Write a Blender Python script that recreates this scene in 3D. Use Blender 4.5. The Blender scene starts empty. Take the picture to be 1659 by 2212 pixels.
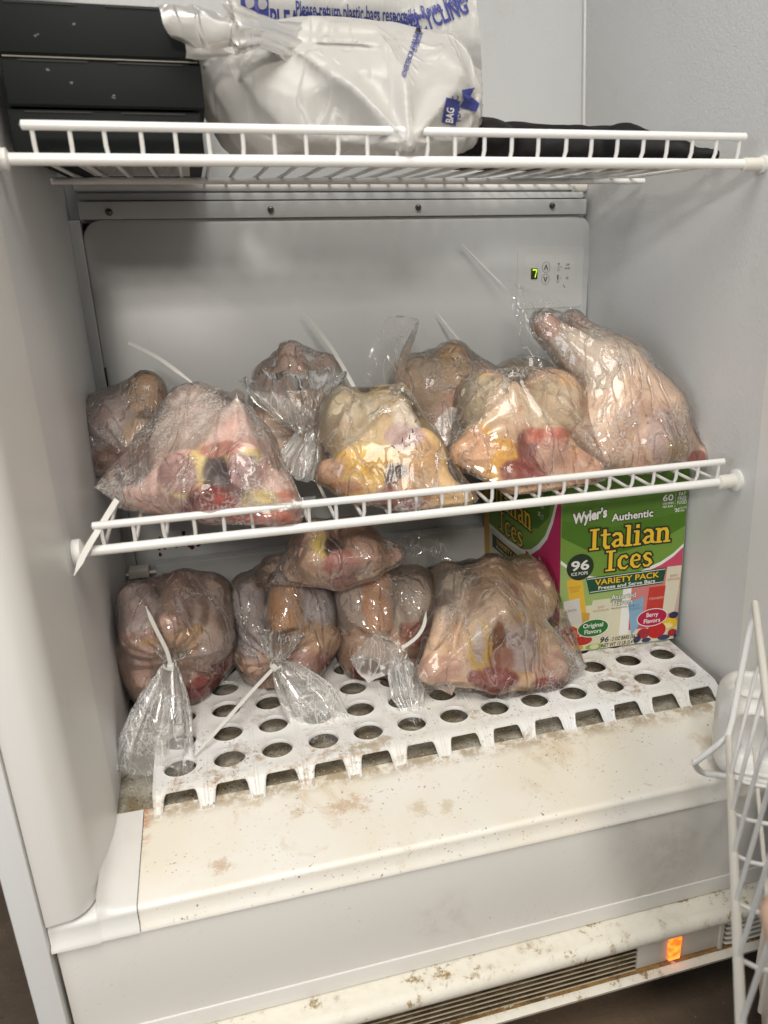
import bpy, bmesh, math, random, zlib
import numpy as np
from mathutils import Vector, Matrix
from mathutils.bvhtree import BVHTree
random.seed(7); rng = np.random.default_rng(7)
PI = math.pi
scn = bpy.context.scene
C = scn.collection

# ------------------------------------------------------------------ camera
CAM = np.array([0.122863, -0.682450, 0.493787])
ROT = np.array([[0.95980481, 0.11284027, -0.256986], [-0.28030207, 0.33861391, -0.89820453], [-0.01433461, 0.93413473, 0.35663262]])
FOC, PCX, PCY = 1734.907, 958.09, 1155.86
cd = bpy.data.cameras.new('camera'); cam = bpy.data.objects.new('camera', cd); C.objects.link(cam)
m4 = Matrix.Identity(4)
for i in range(3):
    for j in range(3): m4[i][j] = float(ROT[i, j])
    m4[i][3] = float(CAM[i])
cam.matrix_world = m4
cd.sensor_fit = 'HORIZONTAL'; cd.sensor_width = 36; cd.lens = FOC / 1659 * 36
cd.shift_x = -(PCX - 829.5) / 1659; cd.shift_y = (PCY - 1106) / 1659
cd.clip_start = .02; cd.clip_end = 50
cd.dof.use_dof = True; cd.dof.focus_distance = .92; cd.dof.aperture_fstop = 11
scn.camera = cam
# ------------------------------------------------------------------ light
w = bpy.data.worlds.new("World"); scn.world = w; w.use_nodes = True
bg = w.node_tree.nodes['Background']; bg.inputs[0].default_value = (.78, .87, 1, 1); bg.inputs[1].default_value = .08
def area(name, loc, target, size, energy, col):
    l = bpy.data.lights.new(name, 'AREA'); l.size = size; l.energy = energy; l.color = col; l.shape = 'DISK'
    o = bpy.data.objects.new(name, l); C.objects.link(o); o.location = loc
    o.rotation_euler = (Vector(target) - Vector(loc)).to_track_quat('-Z', 'Y').to_euler(); return o
area('room_lamp', (-.10, -1.75, 1.12), (.35, .15, .28), .19, 11.5, (1, .93, .84))
area('ceiling_light', (.15, -1.0, 2.1), (.3, -.1, 0), 1.3, 31, (1, .95, .87))
area('cool_fill_light', (-1.7, -1.5, .8), (.3, .1, .2), 1.0, 9, (.84, .92, 1))  # unseen cool fill, added to lift the scene from the left
vs = scn.view_settings; vs.view_transform = 'Standard'; vs.look = 'None'; vs.exposure = .42; vs.gamma = 1
scn.cycles.transparent_max_bounces = 32
scn.cycles.max_bounces = 8

# ------------------------------------------------------------------ helpers
def P(x, y, d):
    """a point of the place seen at (x, y) of the working photo that lies at depth Y = d"""
    r = ROT @ np.array([(x - PCX) / FOC, -(y - PCY) / FOC, -1.0])
    return CAM + r * ((d - CAM[1]) / r[1])
def PZ(x, y, z):
    r = ROT @ np.array([(x - PCX) / FOC, -(y - PCY) / FOC, -1.0])
    return CAM + r * ((z - CAM[2]) / r[2])
def PX(x, y, v):
    r = ROT @ np.array([(x - PCX) / FOC, -(y - PCY) / FOC, -1.0])
    return CAM + r * ((v - CAM[0]) / r[0])

def tag(o, label=None, cat=None, group=None, kind=None):
    if label: o['label'] = label
    if cat: o['category'] = cat
    if group: o['group'] = group
    if kind: o['kind'] = kind
    return o
def empty(name, loc=(0, 0, 0)):
    o = bpy.data.objects.new(name, None); C.objects.link(o); o.location = loc; o.empty_display_size = .02
    o.matrix_world = Matrix.Translation(loc); return o
def link(name, me, parent=None):
    o = bpy.data.objects.new(name, me); C.objects.link(o)
    if parent is not None:
        o.parent = parent
        # every mesh is written in world coordinates; a root Empty's own place is cancelled
        o.matrix_parent_inverse = Matrix.Translation(parent.location).inverted() if parent.parent is None else Matrix.Identity(4)
    return o

class MB:
    def __init__(s): s.v = []; s.f = []; s.m = []; s.ms = []
    def mi(s, mat):
        if mat not in s.ms: s.ms.append(mat)
        return s.ms.index(mat)
    def add(s, V, F, mat=None):
        b = len(s.v); s.v += [tuple(map(float, p)) for p in V]; s.f += [tuple(b + i for i in f) for f in F]
        k = s.mi(mat) if mat is not None else 0
        s.m += [k] * len(F); return s
    def box(s, lo, hi, mat=None, R=None, c=None):
        V = [Vector((x, y, z)) for x in (lo[0], hi[0]) for y in (lo[1], hi[1]) for z in (lo[2], hi[2])]
        if R is not None: V = [Vector(c) + R @ (p - Vector(c)) for p in V]
        F = [(0, 1, 3, 2), (4, 6, 7, 5), (0, 4, 5, 1), (2, 3, 7, 6), (0, 2, 6, 4), (1, 5, 7, 3)]
        return s.add(V, F, mat)
    def tube(s, pts, r, mat=None, n=10, cap=True):
        pts = [Vector(p) for p in pts]; N = len(pts)
        rr = r if hasattr(r, '__len__') else [r] * N
        V = []; F = []; prev = None
        for i, p in enumerate(pts):
            t = (pts[min(i + 1, N - 1)] - pts[max(i - 1, 0)]).normalized()
            if prev is None:
                a = t.orthogonal().normalized()
            else:
                a = (prev - t * prev.dot(t)).normalized()
            prev = a; b = t.cross(a)
            for k in range(n):
                q = 2 * PI * k / n; V.append(p + (a * math.cos(q) + b * math.sin(q)) * rr[i])
        for i in range(N - 1):
            for k in range(n):
                F.append((i * n + k, i * n + (k + 1) % n, (i + 1) * n + (k + 1) % n, (i + 1) * n + k))
        if cap:
            for e, i, sg in ((0, 0, -1), (1, N - 1, 1)):
                t = (pts[1] - pts[0]).normalized() if e == 0 else (pts[-1] - pts[-2]).normalized()
                V.append(pts[i] + t * sg * rr[i] * .5); c = len(V) - 1
                for k in range(n):
                    x, y = i * n + k, i * n + (k + 1) % n
                    F.append((c, y, x) if e == 0 else (c, x, y))
        return s.add(V, F, mat)
    def build(s, name, mat=None, parent=None, smooth=False, bevel=0, angle=40):
        me = bpy.data.meshes.new(name); me.from_pydata(s.v, [], s.f); me.validate()
        if s.ms and s.ms[0] is not None:
            for m in s.ms: me.materials.append(m)
            if len(me.polygons) == len(s.m): me.polygons.foreach_set('material_index', s.m)
        elif mat: me.materials.append(mat)
        bm = bmesh.new(); bm.from_mesh(me)
        if bevel:
            bmesh.ops.remove_doubles(bm, verts=bm.verts, dist=1e-6)
            bmesh.ops.bevel(bm, geom=[e for e in bm.edges if len(e.link_faces) == 2 and e.calc_face_angle(0) > .6], offset=bevel, segments=2, affect='EDGES', profile=.6)
        bmesh.ops.recalc_face_normals(bm, faces=bm.faces); bm.to_mesh(me); bm.free()
        if smooth or bevel:
            me.polygons.foreach_set('use_smooth', [True] * len(me.polygons))
            me.set_sharp_from_angle(angle=math.radians(angle))
        return link(name, me, parent)
def sweep_x(prof, xs, close=False):
    """profile of (y, z) points carried along x; xs = list of (x, dy, dz)"""
    V = []; F = []; n = len(prof)
    for (x, dy, dz) in xs:
        for (y, z) in prof: V.append((x, y + dy, z + dz))
    for i in range(len(xs) - 1):
        for k in range(n - 1 + (1 if close else 0)):
            F.append((i * n + k, (i + 1) * n + k, (i + 1) * n + (k + 1) % n, i * n + (k + 1) % n))
    if close: F.append(tuple(range(n))); F.append(tuple((len(xs) - 1) * n + k for k in range(n)))
    return V, F
def sweep_z(prof, zs):
    V = []; F = []; n = len(prof)
    for z in zs:
        for (x, y) in prof: V.append((x, y, z))
    for i in range(len(zs) - 1):
        for k in range(n - 1): F.append((i * n + k, (i + 1) * n + k, (i + 1) * n + k + 1, i * n + k + 1))
    return V, F
def arc(cx, cy, r, a0, a1, n=6):
    return [(cx + r * math.cos(math.radians(a0 + (a1 - a0) * i / n)), cy + r * math.sin(math.radians(a0 + (a1 - a0) * i / n))) for i in range(n + 1)]
def spline(pts, n=8):
    pts = [np.array(p, float) for p in pts]; out = []
    for i in range(len(pts) - 1):
        p0 = pts[max(i - 1, 0)]; p1 = pts[i]; p2 = pts[i + 1]; p3 = pts[min(i + 2, len(pts) - 1)]
        for k in range(n):
            t = k / n
            out.append(.5 * ((2 * p1) + (-p0 + p2) * t + (2 * p0 - 5 * p1 + 4 * p2 - p3) * t * t + (-p0 + 3 * p1 - 3 * p2 + p3) * t ** 3))
    out.append(pts[-1]); return out

# ------------------------------------------------------------------ materials
class NT:
    def __init__(s, name):
        s.m = bpy.data.materials.new(name); s.m.use_nodes = True; s.t = s.m.node_tree; s.t.nodes.clear()
        s.out = s.n('ShaderNodeOutputMaterial'); s.tc = s.n('ShaderNodeTexCoord').outputs['Object']
    def n(s, ty, **kw):
        nd = s.t.nodes.new(ty)
        for k, v in kw.items():
            if isinstance(k, str) and hasattr(nd, k) and k not in nd.inputs: setattr(nd, k, v)
        return nd
    def l(s, a, b): s.t.links.new(a, b)
    def noise(s, scale, detail=3, rough=.55, dist=0, vec=None, sc3=None):
        nd = s.n('ShaderNodeTexNoise'); nd.inputs['Scale'].default_value = scale; nd.inputs['Detail'].default_value = detail
        nd.inputs['Roughness'].default_value = rough; nd.inputs['Distortion'].default_value = dist
        v = vec or s.tc
        if sc3:
            mp = s.n('ShaderNodeMapping'); mp.inputs['Scale'].default_value = sc3; s.l(v, mp.inputs[0]); v = mp.outputs[0]
        s.l(v, nd.inputs['Vector']); return nd.outputs['Fac']
    def ramp(s, x, a, b, va=0., vb=1.):
        r = s.n('ShaderNodeMapRange'); r.inputs[1].default_value = a; r.inputs[2].default_value = b
        r.inputs[3].default_value = va; r.inputs[4].default_value = vb; r.interpolation_type = 'SMOOTHSTEP'
        s.l(x, r.inputs[0]); return r.outputs[0]
    def math(s, op, a, b=None):
        m = s.n('ShaderNodeMath'); m.operation = op
        for i, q in enumerate((a, b)):
            if q is None: continue
            if isinstance(q, (int, float)): m.inputs[i].default_value = q
            else: s.l(q, m.inputs[i])
        return m.outputs[0]
    def mix(s, f, a, b):
        m = s.n('ShaderNodeMix'); m.data_type = 'RGBA'
        for sock, q in ((m.inputs[0], f), (m.inputs[6], a), (m.inputs[7], b)):
            if isinstance(q, (int, float)): sock.default_value = q
            elif isinstance(q, tuple): sock.default_value = (*q[:3], 1)
            else: s.l(q, sock)
        return m.outputs[2]
    def bump(s, h, strength, dist=.001, nrm=None):
        b = s.n('ShaderNodeBump'); b.inputs['Strength'].default_value = strength; b.inputs['Distance'].default_value = dist
        s.l(h, b.inputs['Height'])
        if nrm: s.l(nrm, b.inputs['Normal'])
        return b.outputs[0]
    def principled(s, col, rough, nrm=None, spec=.5, metal=0, sss=0, coat=0):
        p = s.n('ShaderNodeBsdfPrincipled')
        if isinstance(col, tuple): p.inputs['Base Color'].default_value = (*col[:3], 1)
        else: s.l(col, p.inputs['Base Color'])
        if isinstance(rough, (int, float)): p.inputs['Roughness'].default_value = rough
        else: s.l(rough, p.inputs['Roughness'])
        p.inputs['Specular IOR Level'].default_value = spec; p.inputs['Metallic'].default_value = metal
        if sss:
            p.inputs['Subsurface Weight'].default_value = sss; p.inputs['Subsurface Radius'].default_value = (1, .35, .2); p.inputs['Subsurface Scale'].default_value = .004
        if coat: p.inputs['Coat Weight'].default_value = coat; p.inputs['Coat Roughness'].default_value = .12
        if nrm: s.l(nrm, p.inputs['Normal'])
        s.l(p.outputs[0], s.out.inputs[0]); return p
def plastic(name, col, rough=.4, grain=0, gscale=300, dirt=0, dirtcol=(.35, .25, .15), dscale=12, thr=.62, specks=0, spec=.5, coarse=0):
    t = NT(name); c = col
    if dirt:
        n1 = t.noise(dscale, 8, .65, .4); n2 = t.noise(dscale * 6, 6, .7)
        f = t.math('MULTIPLY', t.ramp(n1, thr - .05, thr + .13), t.ramp(n2, .35, .62))
        c = t.mix(t.math('MULTIPLY', f, dirt), tuple(col), tuple(dirtcol))
        c = t.mix(t.ramp(t.noise(dscale * .4, 3), .35, .75, 0, .25 * dirt), c, tuple(x * .82 for x in dirtcol) if False else tuple(np.array(col) * .5 + np.array(dirtcol) * .5))
    if specks:
        f2 = t.math('MULTIPLY', t.ramp(t.noise(420, 2), .68, .74), t.ramp(t.noise(18, 4), .45, .62, 0, specks))
        c = t.mix(f2, c, (.06, .045, .03))
    nrm = None
    if grain: nrm = t.bump(t.noise(gscale, 3, .6, .8), grain, .0006 if gscale != 260 else .0006)
    if coarse: nrm = t.bump(t.noise(9, 2), coarse, .01, nrm)
    t.principled(c, rough, nrm, spec); return t.m

M = {}
M['liner'] = plastic('liner', (.58, .60, .61), .36, grain=.55, gscale=230, specks=.35, spec=.5, coarse=.05, dirt=.15, thr=.62)
M['liner_side'] = plastic('liner_side', (.68, .69, .695), .42, grain=.8, gscale=260, spec=.45, coarse=.06, specks=.3, dirt=.12, thr=.6)
M['cover'] = plastic('cover', (.56, .575, .58), .34, grain=.14, gscale=420, specks=.25, coarse=.05)
M['panel'] = plastic('panel', (.61, .62, .615), .4)
M['trim'] = plastic('trim', (.76, .755, .735), .38, grain=.06, gscale=500, dirt=.2, thr=.62)
M['cream'] = plastic('cream', (.74, .70, .62), .45, grain=.05, gscale=200, dirt=.1, thr=.6)
M['steel'] = plastic('steel', (.80, .81, .81), .36, grain=.25, gscale=600, dirt=.25, thr=.66, spec=.4)
M['toe'] = plastic('toe', (.76, .745, .71), .42, grain=.12, gscale=500, dirt=.25, thr=.6, dscale=9, specks=.3)
M['wire'] = plastic('wire', (.80, .80, .79), .32, grain=.08, gscale=500, dirt=.35, dirtcol=(.55, .42, .22), dscale=40, thr=.68)
M['wire_old'] = plastic('wire_old', (.74, .72, .66), .4, grain=.15, gscale=400, dirt=.3, dscale=30)
M['screw'] = NT('screw').principled((.12, .11, .10), .25, metal=.8) and bpy.data.materials['screw']
M['gap'] = plastic('gap', (.03, .03, .03), .8)
M['black_card'] = plastic('black_card', (.011, .0135, .0135), .6, grain=.12, gscale=150, dirt=.0, spec=.14, coarse=.015)
M['black_film'] = plastic('black_film', (.005, .005, .006), .6, grain=.5, gscale=60, spec=.25)
M['paper'] = plastic('paper', (.68, .67, .64), .6)
M['ink'] = plastic('ink', (.03, .03, .035), .5)
M['zip'] = None

def spots(t, pts, seed=0):
    """mask of stains with their own ragged outline: [(x, y, z, radius), ...]"""
    out = None; ns = t.math('MULTIPLY', t.math('SUBTRACT', t.noise(85, 8, .85), .5), 5.5)
    for (x, y, z, r) in pts:
        vm = t.n('ShaderNodeVectorMath'); vm.operation = 'DISTANCE'; vm.inputs[1].default_value = (x, y, z); t.l(t.tc, vm.inputs[0])
        d = t.math('ADD', t.math('DIVIDE', vm.outputs['Value'], r), ns); m = t.ramp(d, .95, .2); out = m if out is None else t.math('MAXIMUM', out, m)
    return out
def sill_mat():
    t = NT('sill'); c = t.mix(t.ramp(t.noise(7, 4, .6, .3), .35, .7), (.86, .84, .79), (.82, .77, .66))
    n = t.noise(20, 8, .7, .5); n2 = t.noise(90, 6, .7)
    f = t.math('MULTIPLY', t.ramp(n, .60, .72), t.ramp(n2, .42, .62)); c = t.mix(t.math('MULTIPLY', f, .75), c, (.42, .27, .13))
    n3 = t.noise(11, 8, .7, .6, sc3=(1.4, 1, 1)); f = t.ramp(n3, .56, .68, 0, .5); c = t.mix(f, c, (.60, .46, .28))
    P_ = [PZ(x, y, -.002) for x, y in ((770, 1738), (735, 1745), (475, 1868), (905, 1745), (965, 1740), (640, 1752), (545, 1735))]
    c = t.mix(t.math('MULTIPLY', spots(t, [(*p, r) for p, r in zip(P_[:3], (.016, .012, .011))]), .6), c, (.50, .30, .16))
    c = t.mix(t.math('MULTIPLY', spots(t, [(*p, r) for p, r in zip(P_[3:], (.012, .010, .012, .010))]), .45), c, (.52, .38, .20))
    sep = t.n('ShaderNodeSeparateXYZ'); t.l(t.tc, sep.inputs[0])
    e = t.math('MULTIPLY', t.ramp(sep.outputs[1], -.055, -.034), t.ramp(t.noise(45, 6, .75), .40, .58)); c = t.mix(t.math('MULTIPLY', e, .8), c, (.36, .27, .16))
    e = t.math('MULTIPLY', t.math('MULTIPLY', t.ramp(sep.outputs[0], .030, .021), t.ramp(sep.outputs[1], -.10, -.05)), t.ramp(t.noise(80, 6, .75), .42, .56)); c = t.mix(t.math('MULTIPLY', e, .8), c, (.52, .20, .07))
    f = t.math('MULTIPLY', t.ramp(t.noise(330, 2), .66, .72), t.ramp(t.noise(25, 4), .42, .62)); c = t.mix(f, c, (.10, .06, .03))
    t.principled(c, t.ramp(n, .3, .7, .28, .5), t.bump(t.math('ADD', n2, t.noise(400, 2)), .10, .0008)); return t.m
M['sill'] = sill_mat()
def pan_mat():
    t = NT('pan'); n = t.noise(22, 8, .75, .6)
    c = t.mix(t.ramp(n, .30, .62), (.50, .48, .42), (.20, .165, .11)); c = t.mix(t.ramp(t.noise(16, 6, .7, .4), .55, .70, 0, .8), c, (.24, .17, .05))
    f = t.ramp(t.noise(260, 3), .60, .68); c = t.mix(f, c, (.07, .055, .04)); c = t.mix(t.ramp(t.noise(500, 3), .62, .7), c, (.7, .68, .62))
    t.principled(c, .7, t.bump(t.noise(300, 4), .9, .001)); return t.m
M['pan'] = pan_mat()
def tray_mat():
    t = NT('tray'); n = t.noise(16, 8, .75, .4); n2 = t.noise(130, 6, .7)
    c = t.mix(t.ramp(t.noise(5, 3), .3, .7), (.78, .79, .80), (.74, .73, .69))
    f = t.math('MULTIPLY', t.ramp(n, .48, .64), t.ramp(n2, .42, .62)); c = t.mix(t.math('MULTIPLY', f, .8), c, (.36, .23, .12))
    P_ = [PZ(x, y, .012) for x, y in ((800, 1615), (830, 1605), (770, 1622), (640, 1660), (560, 1640), (700, 1560))]
    c = t.mix(t.math('MULTIPLY', spots(t, [(*p, r) for p, r in zip(P_, (.014, .012, .010, .008, .006, .007))]), .75), c, (.38, .30, .18))
    f = t.math('MULTIPLY', t.ramp(t.noise(330, 2), .63, .70), t.ramp(t.noise(30, 4), .42, .58, 0, .85)); c = t.mix(f, c, (.12, .07, .04))
    t.principled(c, .34, t.bump(t.noise(250, 2), .08, .0006)); return t.m
M['tray'] = tray_mat()
def rail_mat():
    t = NT('rust_lip'); n = t.noise(14, 9, .75, .6); n2 = t.noise(60, 8, .75)
    c = t.mix(t.ramp(n2, .4, .7), (.80, .77, .68), (.72, .68, .58)); c = t.mix(t.math('MULTIPLY', t.ramp(n2, .54, .62), t.ramp(n, .42, .58)), c, (.30, .20, .08))
    t.principled(c, .5, t.bump(n2, .5, .002)); return t.m
M['lip'] = rail_mat()
def rust():
    t = NT('rust'); n = t.noise(40, 9, .75, .6); c = t.mix(t.ramp(n, .35, .6), (.10, .06, .02), (.34, .20, .07)); c = t.mix(t.ramp(t.noise(70, 6, .7), .58, .64), c, (.6, .57, .48))
    t.principled(c, .8, t.bump(n, .8, .002)); return t.m
M['rust'] = rust()
def slat_mat():
    t = NT('grille_slat'); n = t.noise(30, 8, .75, .4, sc3=(1, 3, 3)); c = t.mix(t.ramp(n, .38, .58), (.16, .12, .07), (.05, .035, .022))
    t.principled(c, .7, t.bump(t.noise(120, 5), .6, .001)); return t.m
M['slat'] = slat_mat()
M['slat_lip'] = plastic('slat_lip', (.50, .42, .28), .6, dirt=.9, dirtcol=(.16, .09, .03), dscale=30, thr=.48)
def floor_mat():
    t = NT('concrete'); n = t.noise(5, 8, .7, .3); n2 = t.noise(60, 8, .75)
    c = t.mix(t.ramp(n, .35, .65), (.16, .11, .072), (.09, .065, .045)); c = t.mix(t.ramp(n2, .6, .72), c, (.05, .035, .03)); c = t.mix(t.ramp(t.noise(300, 2), .74, .78, 0, .8), c, (.45, .42, .36))
    t.principled(c, .55, t.bump(n2, .5, .003)); return t.m
M['floor'] = floor_mat()
def skin_mat():
    t = NT('chicken_skin'); a = t.n('ShaderNodeAttribute'); a.attribute_name = 'Col'
    n = t.noise(38, 6, .65, .4); n2 = t.noise(14, 4, .6)
    c = t.mix(t.ramp(n, .42, .68, 0, .26), a.outputs['Color'], (.46, .26, .17)); c = t.mix(t.ramp(n2, .50, .72, 0, .34), c, (.78, .65, .55))
    c = t.mix(t.ramp(t.noise(26, 6, .7), .56, .70, 0, .4), c, (.50, .20, .15))
    v = t.n('ShaderNodeTexVoronoi'); v.inputs['Scale'].default_value = 75; t.l(t.tc, v.inputs['Vector'])
    f = t.math('MULTIPLY', t.ramp(v.outputs['Distance'], .10, .05), t.ramp(n2, .42, .55, 0, .75)); c = t.mix(f, c, (.13, .07, .05))
    v2 = t.n('ShaderNodeTexVoronoi'); v2.inputs['Scale'].default_value = 330; t.l(t.tc, v2.inputs['Vector'])
    h = t.math('ADD', t.math('MULTIPLY', v2.outputs['Distance'], .5), t.math('MULTIPLY', n, 2.5))
    t.principled(c, .38, t.bump(h, .55, .0016), sss=.06); return t.m
M['skin'] = skin_mat()
def film(name, haze=.18, tint=(.97, .97, .96), frost=.5, wr=24, gloss=.10, wstr=.7, hazecol=(.80, .80, .79), creases=.5, flo=.51, shine=1.15):
    """thin clear polythene: clear, glossy, a little milky, frosted where ice clings to it, with sharp creases and streak highlights painted as whitish lines"""
    t = NT(name)
    def streak(rot, sc, scale, dist):
        mp = t.n('ShaderNodeMapping'); mp.inputs['Rotation'].default_value = rot; mp.inputs['Scale'].default_value = sc; t.l(t.tc, mp.inputs[0])
        return t.math('ABSOLUTE', t.math('SUBTRACT', t.noise(scale, 2, .5, dist, vec=mp.outputs[0]), .5))
    r1 = streak((.4, .5, .2), (1, .5, .30), wr, .5); r2 = streak((.2, -.7, .9), (.8, .6, .25), wr * 1.7, .7)
    c1 = t.ramp(r1, 0, .035, 1, 0); c2 = t.ramp(r2, 0, .025, 1, 0); broad = t.noise(wr * .8, 2, .5, .4)
    h = t.math('ADD', t.math('ADD', t.math('MULTIPLY', c1, .45), t.math('MULTIPLY', c2, .30)), t.math('MULTIPLY', broad, .9))
    nrm = t.bump(h, wstr, .0045)
    tr = t.n('ShaderNodeBsdfTransparent'); tr.inputs[0].default_value = (*tint, 1)
    gl = t.n('ShaderNodeBsdfGlossy'); gl.inputs['Roughness'].default_value = gloss; gl.inputs[0].default_value = (1, 1, 1, 1); t.l(nrm, gl.inputs['Normal'])
    df = t.n('ShaderNodeBsdfDiffuse'); df.inputs[0].default_value = (*hazecol, 1); 
    tl = t.n('ShaderNodeBsdfTranslucent'); tl.inputs[0].default_value = (*hazecol, 1)
    m1 = t.n('ShaderNodeMixShader'); m1.inputs[0].default_value = .45; t.l(df.outputs[0], m1.inputs[1]); t.l(tl.outputs[0], m1.inputs[2])
    lw = t.n('ShaderNodeLayerWeight'); lw.inputs[0].default_value = .25
    fr = t.math('MULTIPLY', t.ramp(t.noise(19, 5, .7, .5), flo, flo + .11), t.ramp(t.noise(420, 3, .75), .46, .58))
    edge = t.math('MULTIPLY', t.math('MAXIMUM', t.ramp(r1, 0, .012, 1, 0), t.ramp(r2, 0, .008, 1, 0)), creases * .55)  # whitish lines painted along the creases as streak highlights
    hz = t.math('ADD', t.math('ADD', haze, t.math('MULTIPLY', fr, frost)), t.math('ADD', edge, t.math('MULTIPLY', lw.outputs['Facing'], haze * 1.2)))
    hz = t.math('MINIMUM', hz, .96)
    m2 = t.n('ShaderNodeMixShader'); t.l(hz, m2.inputs[0]); t.l(tr.outputs[0], m2.inputs[1]); t.l(m1.outputs[0], m2.inputs[2])
    fz = t.n('ShaderNodeFresnel'); fz.inputs[0].default_value = 1.5; t.l(nrm, fz.inputs['Normal'])
    g = t.math('MINIMUM', t.math('MULTIPLY', fz.outputs[0], shine), .8)
    m3 = t.n('ShaderNodeMixShader'); t.l(g, m3.inputs[0]); t.l(m2.outputs[0], m3.inputs[1]); t.l(gl.outputs[0], m3.inputs[2])
    t.l(m3.outputs[0], t.out.inputs[0]); return t.m
M['film'] = film('clear_bag_film', haze=.03, frost=.55)
M['film_frost'] = film('frosted_bag_film', haze=.035, frost=.6, flo=.47, creases=.35)
M['fan'] = film('creased_bag_film', haze=.06, frost=.3, wr=34, gloss=.12, wstr=.6, creases=1.1, shine=1.0)
M['film_dim'] = film('clear_bag_film_low', haze=.025, frost=.30)
M['tail'] = film('gathered_bag_film', haze=.17, frost=.55, wr=26, gloss=.20, wstr=.25, creases=.9, shine=.7, hazecol=(.86, .86, .86))
M['tail_white'] = film('milky_bag_film', haze=.25, frost=.6, wr=26, gloss=.20, wstr=.25, creases=.9, shine=.7, hazecol=(.87, .87, .86))
M['zip'] = plastic('nylon', (.80, .80, .77), .35)
M['grocery'] = film('white_carrier_film', haze=.84, frost=0, wr=16, gloss=.34, wstr=.8, creases=.6, shine=.75, tint=(.93, .92, .90), hazecol=(.73, .72, .70))
M['foam'] = plastic('foam', (.78, .77, .74), .55)
M['blue_ink'] = plastic('blue_ink', (.035, .045, .22), .45)
M['skin_hand'] = plastic('hand_skin', (.58, .38, .27), .45, grain=.3, gscale=300, dirt=.1)
def emit(name, col, s):
    t = NT(name); e = t.n('ShaderNodeEmission'); e.inputs[0].default_value = (*col, 1); e.inputs[1].default_value = s; t.l(e.outputs[0], t.out.inputs[0]); return t.m
M['led'] = emit('led_segment', (.62, 1, .02), 1.1)
def lampmat():
    t = NT('neon_lens'); n = t.noise(260, 2, .5, 0, sc3=(.35, 1, .6)); p = t.principled(t.mix(t.ramp(n, .4, .6), (.75, .10, .02), (.9, .25, .04)), .2)
    p.inputs['Emission Color'].default_value = (1, .20, .02, 1); t.l(t.ramp(n, .3, .7, .7, 1.9), p.inputs['Emission Strength']); return t.m
M['neon'] = lampmat()
_flat = {}
def ink(col):
    k = tuple(round(c, 3) for c in col)
    if k not in _flat:
        t = NT('print_%02d' % len(_flat)); t.principled(t.mix(t.ramp(t.noise(300, 3), .3, .7, 0, .12), k, tuple(c * .8 for c in k)), .42, spec=.35); _flat[k] = t.m
    return _flat[k]

# ------------------------------------------------------------------ implicit surfaces
def sd_caps(G, p0, p1, r0, r1, sq=(1, 1, 1)):
    s = np.array(sq); a = np.array(p0) / s; b = np.array(p1) / s; q = G / s
    ab = b - a; L = max(ab @ ab, 1e-12); t = np.clip(((q - a) @ ab) / L, 0, 1)
    d = np.linalg.norm(q - a - t[:, None] * ab, axis=1)
    return (d - (r0 + (r1 - r0) * t)) * min(s)
def sd_ell(G, c, r, rot=None):
    q = G - np.array(c)
    if rot is not None: q = q @ rot
    r = np.array(r); k0 = np.linalg.norm(q / r, axis=1); k1 = np.linalg.norm(q / (r * r), axis=1) + 1e-9
    return k0 * (k0 - 1) / k1
def smin(a, b, k):
    h = np.maximum(k - np.abs(a - b), 0) / k; return np.minimum(a, b) - h * h * k * .25
def wob(G, f, seed):
    r = np.random.default_rng(seed); o = np.zeros(len(G))
    for i in range(7):
        d = r.normal(size=3); d /= np.linalg.norm(d); fr = f * r.uniform(.6, 1.8)
        o += np.sin(G @ d * fr + r.uniform(0, 6.28) + 1.3 * np.sin(G @ np.roll(d, 1) * fr * .7))
    return o / 7
_pl = {}
def planes_of(p):
    key = id(p)
    if key not in _pl: _pl[key] = (hull_planes(np.array(p[1])), p)
    return _pl[key][0]
def hul(pts, r): return ('h', [np.array(q) for q in pts], r)
def neg(c, r, rot=None): return ('n', c, r, rot)
def field(G, prims, k):
    d = None
    for p in prims:
        if p[0] == 'n': continue
        if p[0] == 'c': v = sd_caps(G, p[1], p[3], p[2], p[4])
        elif p[0] == 'h':
            v = np.full(len(G), -9.)
            for q in planes_of(p): v = np.maximum(v, G @ q[:3] - q[3])
            v = v - p[2]
        else: v = sd_ell(G, p[1], p[2], p[3] if len(p) > 3 else None)
        d = v if d is None else smin(d, v, k)
    for p in prims:
        if p[0] == 'n': d = -smin(-d, sd_ell(G, p[1], p[2], p[3]), k * .7)
    return d
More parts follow.
